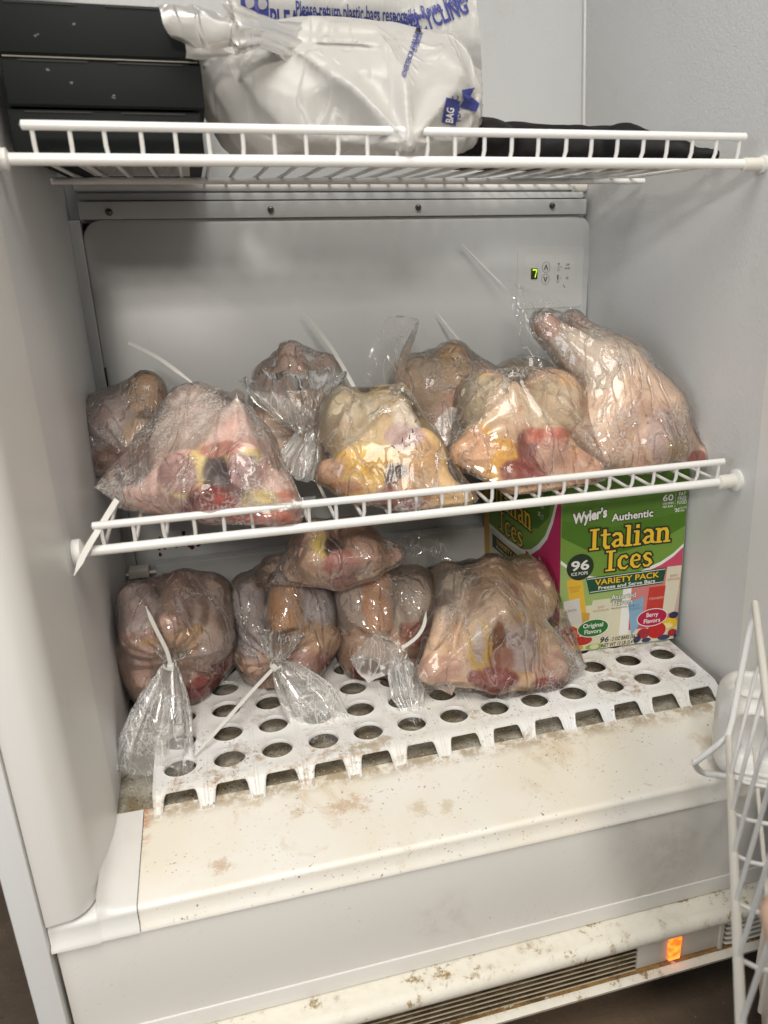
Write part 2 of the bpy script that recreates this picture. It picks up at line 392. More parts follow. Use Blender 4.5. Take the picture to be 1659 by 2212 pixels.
def nets(F, lo, h):
    """surface nets on a regular grid"""
    S = F < 0; nx, ny, nz = F.shape
    ssum = np.zeros((nx - 1, ny - 1, nz - 1), int); acc = np.zeros((nx - 1, ny - 1, nz - 1, 3)); cnt = np.zeros((nx - 1, ny - 1, nz - 1))
    def cor(A, o): return A[o[0]:nx - 1 + o[0], o[1]:ny - 1 + o[1], o[2]:nz - 1 + o[2]]
    offs = [(i, j, k) for i in (0, 1) for j in (0, 1) for k in (0, 1)]
    for o in offs: ssum += cor(S, o)
    act = (ssum > 0) & (ssum < 8)
    for o in offs:
        for ax in range(3):
            if o[ax] == 1: continue
            o2 = list(o); o2[ax] = 1
            a = cor(F, o); b = cor(F, o2); m = (a < 0) != (b < 0)
            t = np.where(m, a / np.where(m, a - b, 1), 0)
            for q in range(3):
                acc[..., q] += m * (o[q] + (t if q == ax else 0))
            cnt += m
    idx = -np.ones(act.shape, int); I = np.argwhere(act); idx[act] = np.arange(len(I))
    V = (I + acc[act] / cnt[act][:, None]) * h + lo
    Q = []
    for ax in range(3):
        sl0 = [slice(None)] * 3; sl1 = [slice(None)] * 3; sl0[ax] = slice(0, -1); sl1[ax] = slice(1, None)
        a = S[tuple(sl0)]; b = S[tuple(sl1)]; m = a != b
        E = np.argwhere(m); u, v = [(1, 2), (2, 0), (0, 1)][ax]
        ok = (E[:, u] > 0) & (E[:, v] > 0) & (E[:, u] < F.shape[u] - 1) & (E[:, v] < F.shape[v] - 1); E = E[ok]
        flip = a[m][ok]
        def at(du, dv):
            c = E.copy(); c[:, u] -= du; c[:, v] -= dv; return idx[c[:, 0], c[:, 1], c[:, 2]]
        q = np.stack([at(1, 1), at(0, 1), at(0, 0), at(1, 0)], 1); q[~flip] = q[~flip][:, ::-1]; Q.append(q)
    return V, np.concatenate(Q)
def grid(lo, hi, h):
    ax = [np.arange(lo[i], hi[i] + h, h) for i in range(3)]
    g = np.stack(np.meshgrid(*ax, indexing='ij'), -1); return g, g.shape[:3]
def mesh_np(name, V, Q, mat, parent=None, cols=None):
    me = bpy.data.meshes.new(name); me.vertices.add(len(V)); me.vertices.foreach_set('co', V.astype('f').ravel())
    me.loops.add(Q.size); me.loops.foreach_set('vertex_index', Q.astype('i').ravel())
    me.polygons.add(len(Q)); me.polygons.foreach_set('loop_start', np.arange(0, Q.size, Q.shape[1], dtype='i'))
    me.polygons.foreach_set('use_smooth', np.ones(len(Q), bool)); me.update(calc_edges=True); me.validate()
    me.materials.append(mat)
    if cols is not None:
        a = me.color_attributes.new('Col', 'FLOAT_COLOR', 'POINT'); a.data.foreach_set('color', np.c_[cols, np.ones(len(cols))].astype('f').ravel())
    return link(name, me, parent)
def bounds(prims, pad):
    pts = []
    for p in prims:
        if p[0] == 'c':
            for c, r in ((p[1], p[2]), (p[3], p[4])): pts += [np.array(c) - r, np.array(c) + r]
        elif p[0] == 'n': continue
        elif p[0] == 'h':
            for c in p[1]: pts += [c - p[2], c + p[2]]
        else: R = max(p[2]); pts += [np.array(p[1]) - R, np.array(p[1]) + R]
    pts = np.array(pts); return pts.min(0) - pad, pts.max(0) + pad
def prim_pts(prims):
    out = []; th = (1 + 5 ** .5) / 2; n = 60
    i = np.arange(n); z = 1 - 2 * (i + .5) / n; a = 2 * PI * i / th; S = np.c_[np.cos(a) * np.sqrt(1 - z * z), np.sin(a) * np.sqrt(1 - z * z), z]
    for p in prims:
        if p[0] == 'n': continue
        if p[0] == 'h': out += [c + S * p[2] for c in p[1]]
        elif p[0] == 'c': out += [np.array(p[1]) + S * p[2], np.array(p[3]) + S * p[4]]
        else:
            q = S * np.array(p[2])
            if len(p) > 3 and p[3] is not None: q = q @ p[3].T
            out.append(np.array(p[1]) + q)
    return np.concatenate(out)
def hull_planes(pts):
    bm = bmesh.new()
    for p in pts: bm.verts.new(p)
    r = bmesh.ops.convex_hull(bm, input=bm.verts); bmesh.ops.delete(bm, geom=list({g for g in r['geom_interior'] if isinstance(g, bmesh.types.BMVert)}), context='VERTS')
    bmesh.ops.recalc_face_normals(bm, faces=bm.faces)
    bmesh.ops.dissolve_limit(bm, angle_limit=.06, verts=bm.verts, edges=bm.edges)
    c = np.mean([v.co[:] for v in bm.verts], axis=0); N = []
    for f in bm.faces:
        if f.calc_area() < 1e-8: continue
        n = np.array(f.normal[:]); d = n @ np.array(f.calc_center_median()[:])
        if n @ c > d: n, d = -n, -d
        N.append([*n, d])
    bm.free(); return np.array(N)
def ellr(c, r, deg=0, ax='Y'): return ('e', c, r, np.array(Matrix.Rotation(math.radians(deg), 3, ax)))
def cap(p0, r0, p1, r1): return ('c', np.array(p0), r0, np.array(p1), r1)

SKIN = (.60, .44, .35); PALE = (.66, .55, .50); YEL = (.62, .42, .15); FLESH = (.42, .25, .24); RED = (.21, .03, .026); DARK = (.025, .012, .012); ORG = (.58, .33, .15); GREY = (.44, .40, .40); FAT = (.68, .55, .24)

def make_bird(name, label, prims, patches, base=SKIN, k=.008, h=.0026, spikes=(), film_mat='film', film_t=.008, knot=None, extra=(), rough=.0016, shelf=None, cat='bagged chicken', group='whole chickens frozen in clear plastic bags', bagh=.003, hullmix=True, fold=.0004):
    lo, hi = bounds(prims, .008)
    cen = (lo + hi) / 2
    root = empty(name, (cen[0], cen[1], lo[2] + .008)); tag(root, label, cat, group)
    g, sh = grid(lo, hi, h); G = g.reshape(-1, 3)
    F = field(G, prims, k) + wob(G, 130, zlib.crc32(label.encode()) % 999) * rough + wob(G, 420, 5) * rough * .35
    if shelf is not None: F = np.maximum(F, shelf + .0015 - G[:, 2])
    V, Q = nets(F.reshape(sh), lo, h)
    cols = np.tile(np.array(base) * 1.24, (len(V), 1)) * (1 + .10 * wob(V, 70, 3))[:, None]
    for (c, r, col) in patches:
        dv = np.array(c) - CAM; dv /= np.linalg.norm(dv); ex = np.cross(dv, [0, 0, 1.]); ex /= np.linalg.norm(ex); ez = np.cross(ex, dv); qv = V - np.array(c)
        d = np.sqrt((qv @ ex / r[0]) ** 2 + (qv @ ez / r[2]) ** 2 + (qv @ dv / max(r[1], .055)) ** 2) + .22 * wob(V, 190, int(1000 * c[0]) + 7) + .12 * wob(V, 600, 3)
        wgt = .95 * np.clip((1.10 - d) / .20, 0, 1)[:, None]; cols = cols * (1 - wgt) + np.array(col) * 1.05 * wgt
    mesh_np('carcass', V, Q, M['skin'], root, cols)
    # the bag
    allp = list(prims) + [cap(a, ra, b, rb) for (a, ra, b, rb) in spikes]
    lo, hi = bounds(allp, .016); h2 = bagh; g, sh = grid(lo, hi, h2); G = g.reshape(-1, 3)
    S = field(G, [p for p in allp if p[0] != 'n'], k * 2)
    near = S < film_t + .03; H = np.full(len(G), .03)
    pl = hull_planes(prim_pts(allp)); Gn = G[near]
    hv = np.full(len(Gn), -1.)
    for n in pl: hv = np.maximum(hv, Gn @ n[:3] - n[3])
    H[near] = hv
    B = np.maximum(H - .0012, S - film_t - .003 * wob(G, 75, 11) * min(1, film_t / .01)) if hullmix else S - .002
    B = np.minimum(B, S - .0022)
    B = B + fold * wob(G, 330, 21)
    cc_ = np.array(cen); ww_ = wob(G, 38, 29)
    for a_ in [np.array(s_[0]) for s_ in spikes][:3] + [np.array([cc_[0] - .02, cc_[1] + .02, hi[2] - .012])]:
        ax_ = cc_ - a_; ax_ = ax_ / np.linalg.norm(ax_); qq = G - a_; al = qq @ ax_; rd = qq - al[:, None] * ax_; f1 = np.cross(ax_, [.3, .2, 1.]); f1 /= np.linalg.norm(f1); f2 = np.cross(ax_, f1)
        tt = np.arctan2(rd @ f1, rd @ f2); dd = np.linalg.norm(qq, axis=1)
        B = B + .0026 * (np.abs(np.sin(4.5 * tt + 1.1 * ww_)) - .5) * np.exp(-((dd - .035) / .045) ** 2)
    if knot is not None:
        kp, kax = np.array(knot[0]), np.array(knot[1]); kax = kax / np.linalg.norm(kax)
        q = G - kp; ax = q @ kax; rad = q - ax[:, None] * kax; rr = np.linalg.norm(rad, axis=1)
        e1 = np.cross(kax, [0, 0, 1.]); e1 /= np.linalg.norm(e1); e2 = np.cross(kax, e1)
        th = np.arctan2(rad @ e1, rad @ e2)
        B = B + .0026 * np.sin(13 * th + 2 * np.sin(3 * th)) * np.exp(-((rr - .02) / .022) ** 2) * np.clip(rr / .008, 0, 1)
    B = np.where(S < -.004, -.004, B)
    if shelf is not None: B = np.maximum(B, shelf + .0006 - G[:, 2])
    V, Q = nets(B.reshape(sh), lo, h2)
    mesh_np('plastic_bag', V, Q, M[film_mat], root)
    return root

def tail_sheet(name, pts, widths, mat, parent, normal=(0, -1, 0), pleats=9, amp=.006, n=44, seed=0, jag=.004, flat=.5):
    """gathered end of a bag: a pleated flattened tube that opens out from the tie"""
    r = np.random.default_rng(seed); path = spline(pts, 10); N = len(path); ws = np.interp(np.linspace(0, 1, N), np.linspace(0, 1, len(widths)), widths)
    V = []; nrm = np.array(normal, float); nrm /= np.linalg.norm(nrm); ph = r.uniform(0, 6, 6)
    for i, p in enumerate(path):
        t = path[min(i + 1, N - 1)] - path[max(i - 1, 0)]; t = t / np.linalg.norm(t); side = np.cross(t, nrm); side /= np.linalg.norm(side); nn = np.cross(side, t)
        s = i / (N - 1); w = ws[i] / 2
        for k in range(n):
            a = 2 * PI * k / n; A = amp * min(1, w / .02) * (1 - .35 * s)
            rr = math.sin(pleats * a + ph[0] + 1.2 * math.sin(2 * a + ph[1]) + 1.5 * s * math.sin(a + ph[2])) * A + .4 * A * math.sin(pleats * 2.3 * a + ph[3] + 4 * s)
            x = math.cos(a) * (w + rr * .5); y = math.sin(a) * (w * flat) * (1 - .55 * s) + rr
            e = jag * math.sin(5 * a + ph[4]) * (s > .97)
            V.append(p + side * x + nn * y + t * e)
    F = [(i * n + k, i * n + (k + 1) % n, (i + 1) * n + (k + 1) % n, (i + 1) * n + k) for i in range(N - 1) for k in range(n)]
    V = np.array(V); V += .0008 * np.stack([wob(V, 260, seed + 1), wob(V, 260, seed + 2), wob(V, 260, seed + 3)], 1)
    return mesh_np(name, V, np.array(F), M[mat], parent)
def crumple_sheet(name, grid_pts, mat, parent, nu=26, nv=26, amp=.004, seed=0):
    """loose sheet of film through a net of given points, crumpled"""
    rows = [spline(r, max(2, nu // (len(r) - 1))) for r in grid_pts]
    cols = [spline([row[i] for row in rows], max(2, nv // (len(rows) - 1))) for i in range(len(rows[0]))]
    A = np.array(cols); nx, ny = A.shape[:2]; V = A.reshape(-1, 3)
    V = V + amp * np.stack([wob(V, 90, seed + 1), wob(V, 90, seed + 2), wob(V, 90, seed + 3)], 1) + amp * .4 * np.stack([wob(V, 300, seed + 4), wob(V, 300, seed + 5), wob(V, 300, seed + 6)], 1)
    F = [(i * ny + j, (i + 1) * ny + j, (i + 1) * ny + j + 1, i * ny + j + 1) for i in range(nx - 1) for j in range(ny - 1)]
    return mesh_np(name, V, np.array(F), M[mat], parent)
def zip_tie(parent, pts, width=.0042, head=True, normal=(0, -1, 0), loop=None):
    path = spline(pts, 10); N = len(path); V = []; F = []; nrm = np.array(normal, float)
    for i, p in enumerate(path):
        t = path[min(i + 1, N - 1)] - path[max(i - 1, 0)]; t /= np.linalg.norm(t); s = np.cross(t, nrm); s /= np.linalg.norm(s); nn = np.cross(s, t)
        w = width / 2 * (1 if i < N - 6 else max(.25, (N - 1 - i) / 6)); h = .0006
        for (a, b) in ((-1, -1), (1, -1), (1, 1), (-1, 1)): V.append(p + s * w * a + nn * h * b)
    for i in range(N - 1):
        for k in range(4): F.append((i * 4 + k, i * 4 + (k + 1) % 4, (i + 1) * 4 + (k + 1) % 4, (i + 1) * 4 + k))
    F += [(3, 2, 1, 0), tuple((N - 1) * 4 + k for k in range(4))]
    m = MB().add(V, F); z = m.build('zip_tie', M['zip'], parent)
    if head:
        t = path[1] - path[0]; t /= np.linalg.norm(t); R = Vector(t).to_track_quat('Z', 'Y').to_matrix(); c = Vector(path[0])
        MB().box(c - Vector((.0032, .0028, .003)), c + Vector((.0032, .0028, .003)), None, R, c).build('tie_head', M['zip'], z, bevel=.0006)
    if loop:
        c, ax, rad = loop; ax = Vector(ax).normalized(); a = ax.orthogonal().normalized(); b = ax.cross(a)
        MB().tube([Vector(c) + (a * math.cos(q) + b * math.sin(q)) * rad for q in np.linspace(0, 2 * PI, 19)], .0012, n=6, cap=False).build('tie_loop', M['zip'], z, smooth=True)
    return z

# ================================================================== the place
floor = MB().add([(-6, -6, -.262), (6, -6, -.262), (6, 6, -.262), (-6, 6, -.262)], [(0, 1, 2, 3)]).build('floor', M['floor']); tag(floor, kind='structure')

# ------------------------------------------------------------------ freezer
TOP = 1.25
fz = empty('upright_freezer', (.31, .12, -.258)); tag(fz, 'white upright freezer standing open, its inside dirty and stained with blood and crumbs', 'freezer')
def wall_x(z, y):            # the right side wall leans out a little and widens to the back
    return .646 - .040 * max(z, 0)
V = []; F = []; ys = [-.03, .05, .15, .25, .34, .392]; zs = [-.0 + TOP * i / 24 for i in range(25)]
for z in zs:
    for y in ys: V.append((-.003 - .006 * max(0, (y + .03)) / .42, y, z))
nY = len(ys); F = [(i * nY + j, (i + 1) * nY + j, (i + 1) * nY + j + 1, i * nY + j + 1) for i in range(24) for j in range(nY - 1)]
MB().add(V, F).build('side_wall', M['liner_side'], fz, smooth=True)
V = [(wall_x(z, y), y, z) for z in zs for y in ys]
MB().add(V, [tuple(reversed(f)) for f in F]).build('side_wall', M['liner_side'], fz, smooth=True)
MB().add([(-.009, .392, -.004), (.648, .392, -.004), (.648, .392, .12), (-.009, .392, .12)], [(0, 1, 2, 3)]).build('back_wall', M['liner'], fz)
MB().add([(-.009, .374, .505), (.640, .374, .505), (.640, .374, TOP), (-.009, .374, TOP)], [(0, 1, 2, 3)]).build('back_wall', M['liner'], fz)
# inner corner bead on the right
MB().tube([(wall_x(z, 0) - .001, .372, z) for z in (.53, .8, 1.2)], .0030, n=8).build('corner_bead', M['liner'], fz, smooth=True)
MB().add([(-.009, -.03, -.0035), (.647, -.03, -.0035), (.648, .392, -.0035), (-.009, .392, -.0035)], [(0, 1, 2, 3)]).build('liner_floor', M['pan'], fz)
MB().box((-.05, -.14, TOP), (.68, .40, TOP + .03)).build('ceiling_liner', M['liner'], fz)
# breaker strips (rounded white pillars), left and right
profL = [(-.0028, -.029), (-.0034, -.06), (-.009, -.118)] + [(-.009 - .022 * (1 - math.cos(a)), -.118 - .030 * math.sin(a)) for a in np.linspace(.2, PI / 2, 7)] + [(-.0445, -.1495), (-.0445, -.140)]
V, F = sweep_z(profL, [.0005, TOP]); MB().add(V, F).build('breaker_strip', M['trim'], fz, smooth=True)
V = []; n = len(profL)
for z in (.0005, TOP):
    for (x, y) in profL: V.append((wall_x(z, 0) - x - .003 if x > -.03 else .6700 - (x + .0445), y, z))
F = [(k, n + k, n + k + 1, k + 1) for k in range(n - 1)]; MB().add(V, F).build('breaker_strip', M['trim'], fz, smooth=True)
# outer steel cabinet
for s, x0, x1 in ((-1, -.0655, -.0452), (1, .6705, .690)):
    MB().box((x0, -.1530, -.235), (x1, .46, TOP + .03)).build('cabinet_side', M['steel'], fz, bevel=.003)
MB().box((-.064, .40, -.235), (.688, .459, TOP + .029)).build('cabinet_back', M['steel'], fz)
# sill: top, rounded nose, small lip
prof = [(-.0295, .0002), (-.045, -.0012), (-.10, -.0026), (-.1370, -.0037)] + [(-.1395 - .0050 * math.sin(a), -.0089 + .0050 * math.cos(a)) for a in np.linspace(.1, PI / 2, 7)] + [(-.1450, -.0205), (-.1475, -.0228), (-.1480, -.0262), (-.1440, -.0265)]
V, F = sweep_x(prof, [(.0205, 0, 0), (.3, 0, 0), (.669, 0, 0)]); MB().add(V, F).build('sill', M['sill'], fz, smooth=True, angle=60)
prof2 = [(y - .0006 * (i > 3), z + .0007) for i, (y, z) in enumerate(prof)]
# corner piece, rising in a small cove against the pillar
xs = [(.0200, 0, 0), (.012, 0, 0), (.004, 0, .0006), (.000, 0, .0018), (-.003, 0, .0038), (-.006, 0, .0075), (-.0085, 0, .013), (-.0100, 0, .0), (-.0447, 0, 0)]
V = []; n = len(prof2)
for i, (x, dy, dz) in enumerate(xs):
    for k, (y, z) in enumerate(prof2):
        u = max(0., 1 - max(0, k - 3) / 5); v_ = max(0., min(1., (-.02 - y) / .06))
        V.append((x, y - .0006 - (.0012 if x < -.0095 and k > 3 else 0), z + dz * u * v_))
F = [(i * n + k, (i + 1) * n + k, (i + 1) * n + k + 1, i * n + k + 1) for i in range(len(xs) - 1) for k in range(n - 1)]
MB().add(V, F).build('sill_corner', M['trim'], fz, smooth=True, angle=50)
# toe panel below the sill
MB().box((-.0425, -.1462, -.1424), (.6695, -.130, -.0267)).build('toe_panel', M['toe'], fz, bevel=.0012)
MB().box((-.0425, -.1478, -.1420), (.6690, -.1455, -.1240)).build('toe_panel_hem', M['toe'], fz, bevel=.0008)
# kick grille
prof = [(-.146, -.1432), (-.166, -.1440)] + [(-.166 - .009 * math.sin(a), -.153 + .009 * math.cos(a)) for a in np.linspace(0, PI * .8, 8)] + [(-.150, -.1600), (-.146, -.150)]
V, F = sweep_x(prof, [(-.044, 0, 0), (.3, 0, 0), (.669, 0, 0)], True); kg = MB().add(V, F).build('kick_grille', M['lip'], fz, smooth=True)
V, F = sweep_x([(-.176, -.2045), (-.1775, -.2000), (-.172, -.1965), (-.150, -.1990), (-.150, -.2110), (-.172, -.2100)], [(-.044, 0, 0), (.669, 0, 0)], True)
MB().add(V, F).build('grille_rail', M['lip'], kg, smooth=True)
V, F = sweep_x([(-.1705, -.1962), (-.150, -.1960), (-.150, -.1975)], [(-.043, 0, 0), (.668, 0, 0)], True); MB().add(V, F).build('rust_streak', M['rust'], kg)
MB().box((-.044, -.1405, -.235), (.669, -.136, -.150)).build('grille_back', M['gap'], kg)
for i in range(6):
    z = -.1655 - i * .0060
    b = MB(); V, F = sweep_x([(-.1655, z), (-.1662, z - .0010), (-.142, z + .0012), (-.142, z + .0024)], [(-.043, 0, 0), (.4620, 0, 0)], True); b.add(V, F, M['slat'])
    b.tube([(-.043, -.1662, z - .0002), (.4618, -.1662, z - .0002)], .0007, M['slat_lip'], n=6); b.build('slat', None, kg, smooth=True)
MB().box((.4625, -.1660, -.1957), (.5535, -.150, -.1605)).build('switch_panel', M['cream'], kg, bevel=.001)
MB().box((.4665, -.1664, -.1915), (.5480, -.1659, -.1640)).build('switch_recess', M['cream'], kg, bevel=.0004)
MB().box((.4960, -.1700, -.1925), (.5090, -.160, -.1635)).build('neon_lamp', M['neon'], kg, bevel=.0012)
MB().box((.5540, -.1690, -.1975), (.5585, -.145, -.1600)).build('grille_post', M['cream'], kg, bevel=.0008)
for i in range(5):
    z = -.1648 - i * .0066; b = MB()
    V, F = sweep_x([(-.1685, z), (-.1695, z - .0016), (-.1420, z - .0048), (-.142, z - .003)], [(.5587, .006, 0), (.5625, .001, 0), (.57, 0, 0), (.668, 0, 0)], True)
    b.add(V, F).build('slat', M['cream'], kg, smooth=True)

# evaporator cover: big shallow panel with rounded right shoulder
def rrect(x0, x1, z0, z1, r, n=6):
    return arc(x1 - r, z1 - r, r, 0, 90, n) + arc(x0 + r, z1 - r, r, 90, 180, n) + arc(x0 + r, z0 + r, r, 180, 270, n) + arc(x1 - r, z0 + r, r, 270, 360, n)
o1 = rrect(.004, .6285, .070, .5080, .022); o2 = rrect(.009, .6205, .074, .5035, .020)
V = [(x, .3735, z) for x, z in o1] + [(x, .3560, z) for x, z in o1] + [(x, .3530, z) for x, z in o2]; n = len(o1)
F = [(k, (k + 1) % n, n + (k + 1) % n, n + k) for k in range(n)] + [(n + k, n + (k + 1) % n, 2 * n + (k + 1) % n, 2 * n + k) for k in range(n)] + [tuple(2 * n + k for k in range(n))]
cover = MB().add(V, F).build('evaporator_cover', M['cover'], fz, smooth=True, angle=50)
MB().box((.0045, .3500, .5085), (.6190, .3735, .5270)).build('mounting_strip', M['cover'], fz, bevel=.0015)
MB().box((.0045, .3620, .5285), (.6190, .3735, .5362)).build('upper_ledge', M['cover'], fz, bevel=.0015)
for (sx, sy) in ((235, 458), (585, 453), (904, 448), (1193, 444)):
    c = P(sx, sy, .3495); m = MB(); m.tube([(c[0], .3505, c[2]), (c[0], .3465, c[2])], [.0042, .0030], n=14).build('screw', M['screw'], cover, smooth=True)
MB().box((-.0085, .350, .05), (.0035, .3735, .5080)).build('cover_edge_strip', M['liner'], fz, bevel=.001)
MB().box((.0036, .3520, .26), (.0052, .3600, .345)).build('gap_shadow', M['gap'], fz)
# lower flap and its hinge
MB().box((.028, .3300, .045), (.475, .3520, .0965)).build('drain_flap', M['cover'], fz, bevel=.003)
MB().box((-.004, .325, .083), (.020, .345, .0945)).build('flap_hinge', M['cream'], fz, bevel=.002)
MB().tube([(-.008, .335, .086), (.035, .335, .086)], .0025).build('hinge_pin', M['wire'], fz, smooth=True)
# blood smear low on the cover
rs = np.random.default_rng(3); m = MB(); a0 = P(385, 1170, .3515)
for i in range(34):
    cx = a0[0] + rs.uniform(-.030, .034); cz = a0[2] + rs.normal(0, .006); r = rs.uniform(.0006, .0026); q = [(cx + r * math.cos(t) * rs.uniform(.6, 1.5), .35240 - .00001 * i, cz + r * math.sin(t) * 1.4) for t in np.linspace(0, 2 * PI, 9)[:-1]]
    m.add(q, [tuple(range(8))])
m.build('blood_smear', ink((.10, .02, .03)), cover)

# control panel
cp = MB(); a = P(1117, 533, .353); b = P(1259, 662, .353); x0, x1, z0, z1 = .525, .619, .392, .468
o1 = rrect(x0, x1, z0, z1, .005); V = [(x, .3536, z) for x, z in o1] + [(x, .3520, z) for x, z in o1]; n = len(o1)
ctrl = MB().add(V, [(k, (k + 1) % n, n + (k + 1) % n, n + k) for k in range(n)] + [tuple(n + k for k in range(n))]).build('control_panel', M['panel'], fz, smooth=True, angle=30)

def text_poly(txt, size, bold=0., spacing=1.):
    cu = bpy.data.curves.new('t', 'FONT'); cu.body = txt; cu.size = size; cu.offset = bold * size; cu.resolution_u = 3; cu.space_character = spacing
    ob = bpy.data.objects.new('t', cu); C.objects.link(ob); dg = bpy.context.evaluated_depsgraph_get()
    me = bpy.data.meshes.new_from_object(ob.evaluated_get(dg)); V = [(v.co.x, v.co.y) for v in me.vertices]; F = [tuple(p.vertices) for p in me.polygons]
    bpy.data.objects.remove(ob); bpy.data.curves.remove(cu); bpy.data.meshes.remove(me); return V, F
class Print:
    """flat print laid on a face: origin O, unit vectors U and W in the face, N out of it; millimetres"""
    def __init__(s, O, U, W, N, base=.00008): s.O, s.U, s.W, s.N = map(lambda a: np.array(a, float), (O, U, W, N)); s.mb = MB(); s.k = 0; s.base = base
    def p3(s, u, v, h): return s.O + s.U * u * .001 + s.W * v * .001 + s.N * h
    def poly(s, pts, col):
        s.k += 1; h = s.base + s.k * 4e-6; s.mb.add([s.p3(u, v, h) for u, v in pts], [tuple(range(len(pts)))], ink(col) if isinstance(col, tuple) else col); return s
    def rect(s, u0, v0, u1, v1, col, skew=0): return s.poly([(u0, v0), (u1, v0), (u1 + skew, v1), (u0 + skew, v1)], col)
    def ell(s, u, v, a, b, col, rot=0, n=36):
        c, d = math.cos(math.radians(rot)), math.sin(math.radians(rot))
        return s.poly([(u + a * math.cos(t) * c - b * math.sin(t) * d, v + a * math.cos(t) * d + b * math.sin(t) * c) for t in np.linspace(0, 2 * PI, n + 1)[:-1]], col)
    def line(s, pts, w, col):
        pts = [np.array(p, float) for p in pts]; n = len(pts); L = []; R = []
        ws = w if hasattr(w, '__len__') else [w] * n
        for i, p in enumerate(pts):
            a = pts[i] - pts[i - 1] if i > 0 else pts[1] - pts[0]; b = pts[i + 1] - pts[i] if i < n - 1 else a
            a = a / np.linalg.norm(a); b = b / np.linalg.norm(b); t = a + b; t /= np.linalg.norm(t); nn = np.array([-t[1], t[0]]); m = ws[i] / 2 / max(.5, float(nn @ np.array([-a[1], a[0]])))
            L.append(p + nn * m); R.append(p - nn * m)
        s.k += 1; h = s.base + s.k * 4e-6
        V = [s.p3(*q, h) for q in L] + [s.p3(*q, h) for q in R]
        s.mb.add(V, [(i, i + 1, n + i + 1, n + i) for i in range(n - 1)], ink(col)); return s
    def text(s, txt, u, v, size, col, w=None, bold=.0, outline=0, ocol=(0, 0, 0), rot=0, shear=0, center=False, dsh=None):
        c, d = math.cos(math.radians(rot)), math.sin(math.radians(rot)); V0, _ = text_poly(txt, size, 0)
        x0 = min(p[0] for p in V0); x1 = max(p[0] for p in V0); sx = (w / (x1 - x0)) if w else 1.; off = (x1 - x0) * sx / 2 if center else 0
        for (bd, cc) in (([(outline, ocol)] if outline else []) + [(bold, col)]):
            V, F = text_poly(txt, size, bd + (bold if cc is ocol and outline else 0)); s.k += 1; h = s.base + s.k * 4e-6; Q = []
            for (x, y) in V:
                x = (x - x0) * sx + shear * y - off; Q.append(s.p3(u + x * c - y * d, v + x * d + y * c, h))
            s.mb.add(Q, F, ink(cc))
        return s
    def build(s, name, parent): return s.mb.build(name, None, parent)

# control panel face
SILV = (.60, .61, .61); BLK = (.03, .03, .035)
pr = Print((.525, .3520, .392), (1, 0, 0), (0, 0, 1), (0, -1, 0))
def ring(p, u, v, r, w, col): 
    p.line([(u + r * math.cos(t), v + r * math.sin(t)) for t in np.linspace(0, 2 * PI, 33)], w, col)
pr.poly([(x * 1000 - 525, z * 1000 - 392) for x, z in rrect(.5365, .6060, .4140, .4590, .004)], (.64, .65, .64))
for (u, v, k) in ((40.3, 51.9, 1), (39.8, 36.8, -1)):
    pr.ell(u, v, 5.9, 6.9, (.14, .14, .14)).ell(u, v, 5.4, 6.4, (.60, .61, .61)); pr.line([(u - 2.3, v - 3 * k), (u, v + 2.6 * k), (u + 2.3, v - 3 * k)], 1.5, BLK)
for (u, v, f, tx) in ((58.3, 52, .3, '0-'), (57.6, 37, .85, '7-')):
    pr.line([(u, v - 2), (u, v + 5)], 2.0, (.2, .2, .2)).ell(u, v - 3.4, 1.9, 2.1, (.2, .2, .2)).ell(u, v - 3.4, 1.3, 1.5, SILV)
    pr.line([(u, v - 2.6), (u, v + 4.8)], 1.2, SILV).line([(u, v + 5 - 7 * f), (u, v + 4.8)], 1.6, BLK); pr.text(tx, u + 2.6, v - 1.2, 4, (.25, .25, .25), bold=.01)
pr.text('Off', 68.5, 53.0, 4.0, BLK, bold=.012).text('Amb', 67, 48.8, 4.0, BLK, bold=.012)
for a in (0, 60, 120): pr.line([(71 - 2.6 * math.cos(math.radians(a + 30)), 37.5 - 2.6 * math.sin(math.radians(a + 30))), (71 + 2.6 * math.cos(math.radians(a + 30)), 37.5 + 2.6 * math.sin(math.radians(a + 30)))], .6, (.15, .15, .15))
pr.line([(65.5, 30.5), (66.5, 27.5), (68.5, 25.5)], [.4, 1.2, 1.8], (.25, .25, .25))
pr.build('panel_print', ctrl)
dsp = MB().box((.5440, .3512, .4295), (.5530, .3522, .4430)).build('display', ink((.035, .05, .02)), ctrl)
p7 = Print((.5440, .3512, .4295), (1, 0, 0), (0, 0, 1), (0, -1, 0)); 
p7.mb.add([p7.p3(*q, .00012) for q in [(2.2, 12.4), (8.1, 12.4), (8.3, 11.0), (2.0, 10.8)]], [(0, 1, 2, 3)], M['led']); p7.mb.add([p7.p3(*q, .00016) for q in [(7.0, 10.5), (8.2, 10.9), (7.5, 7.2), (6.4, 7.2)]], [(0, 1, 2, 3)], M['led'])
p7.mb.add([p7.p3(*q, .00016) for q in [(6.1, 6.7), (7.3, 6.7), (6.2, 2.0), (5.0, 2.2)]], [(0, 1, 2, 3)], M['led']); p7.build('digit', ctrl)
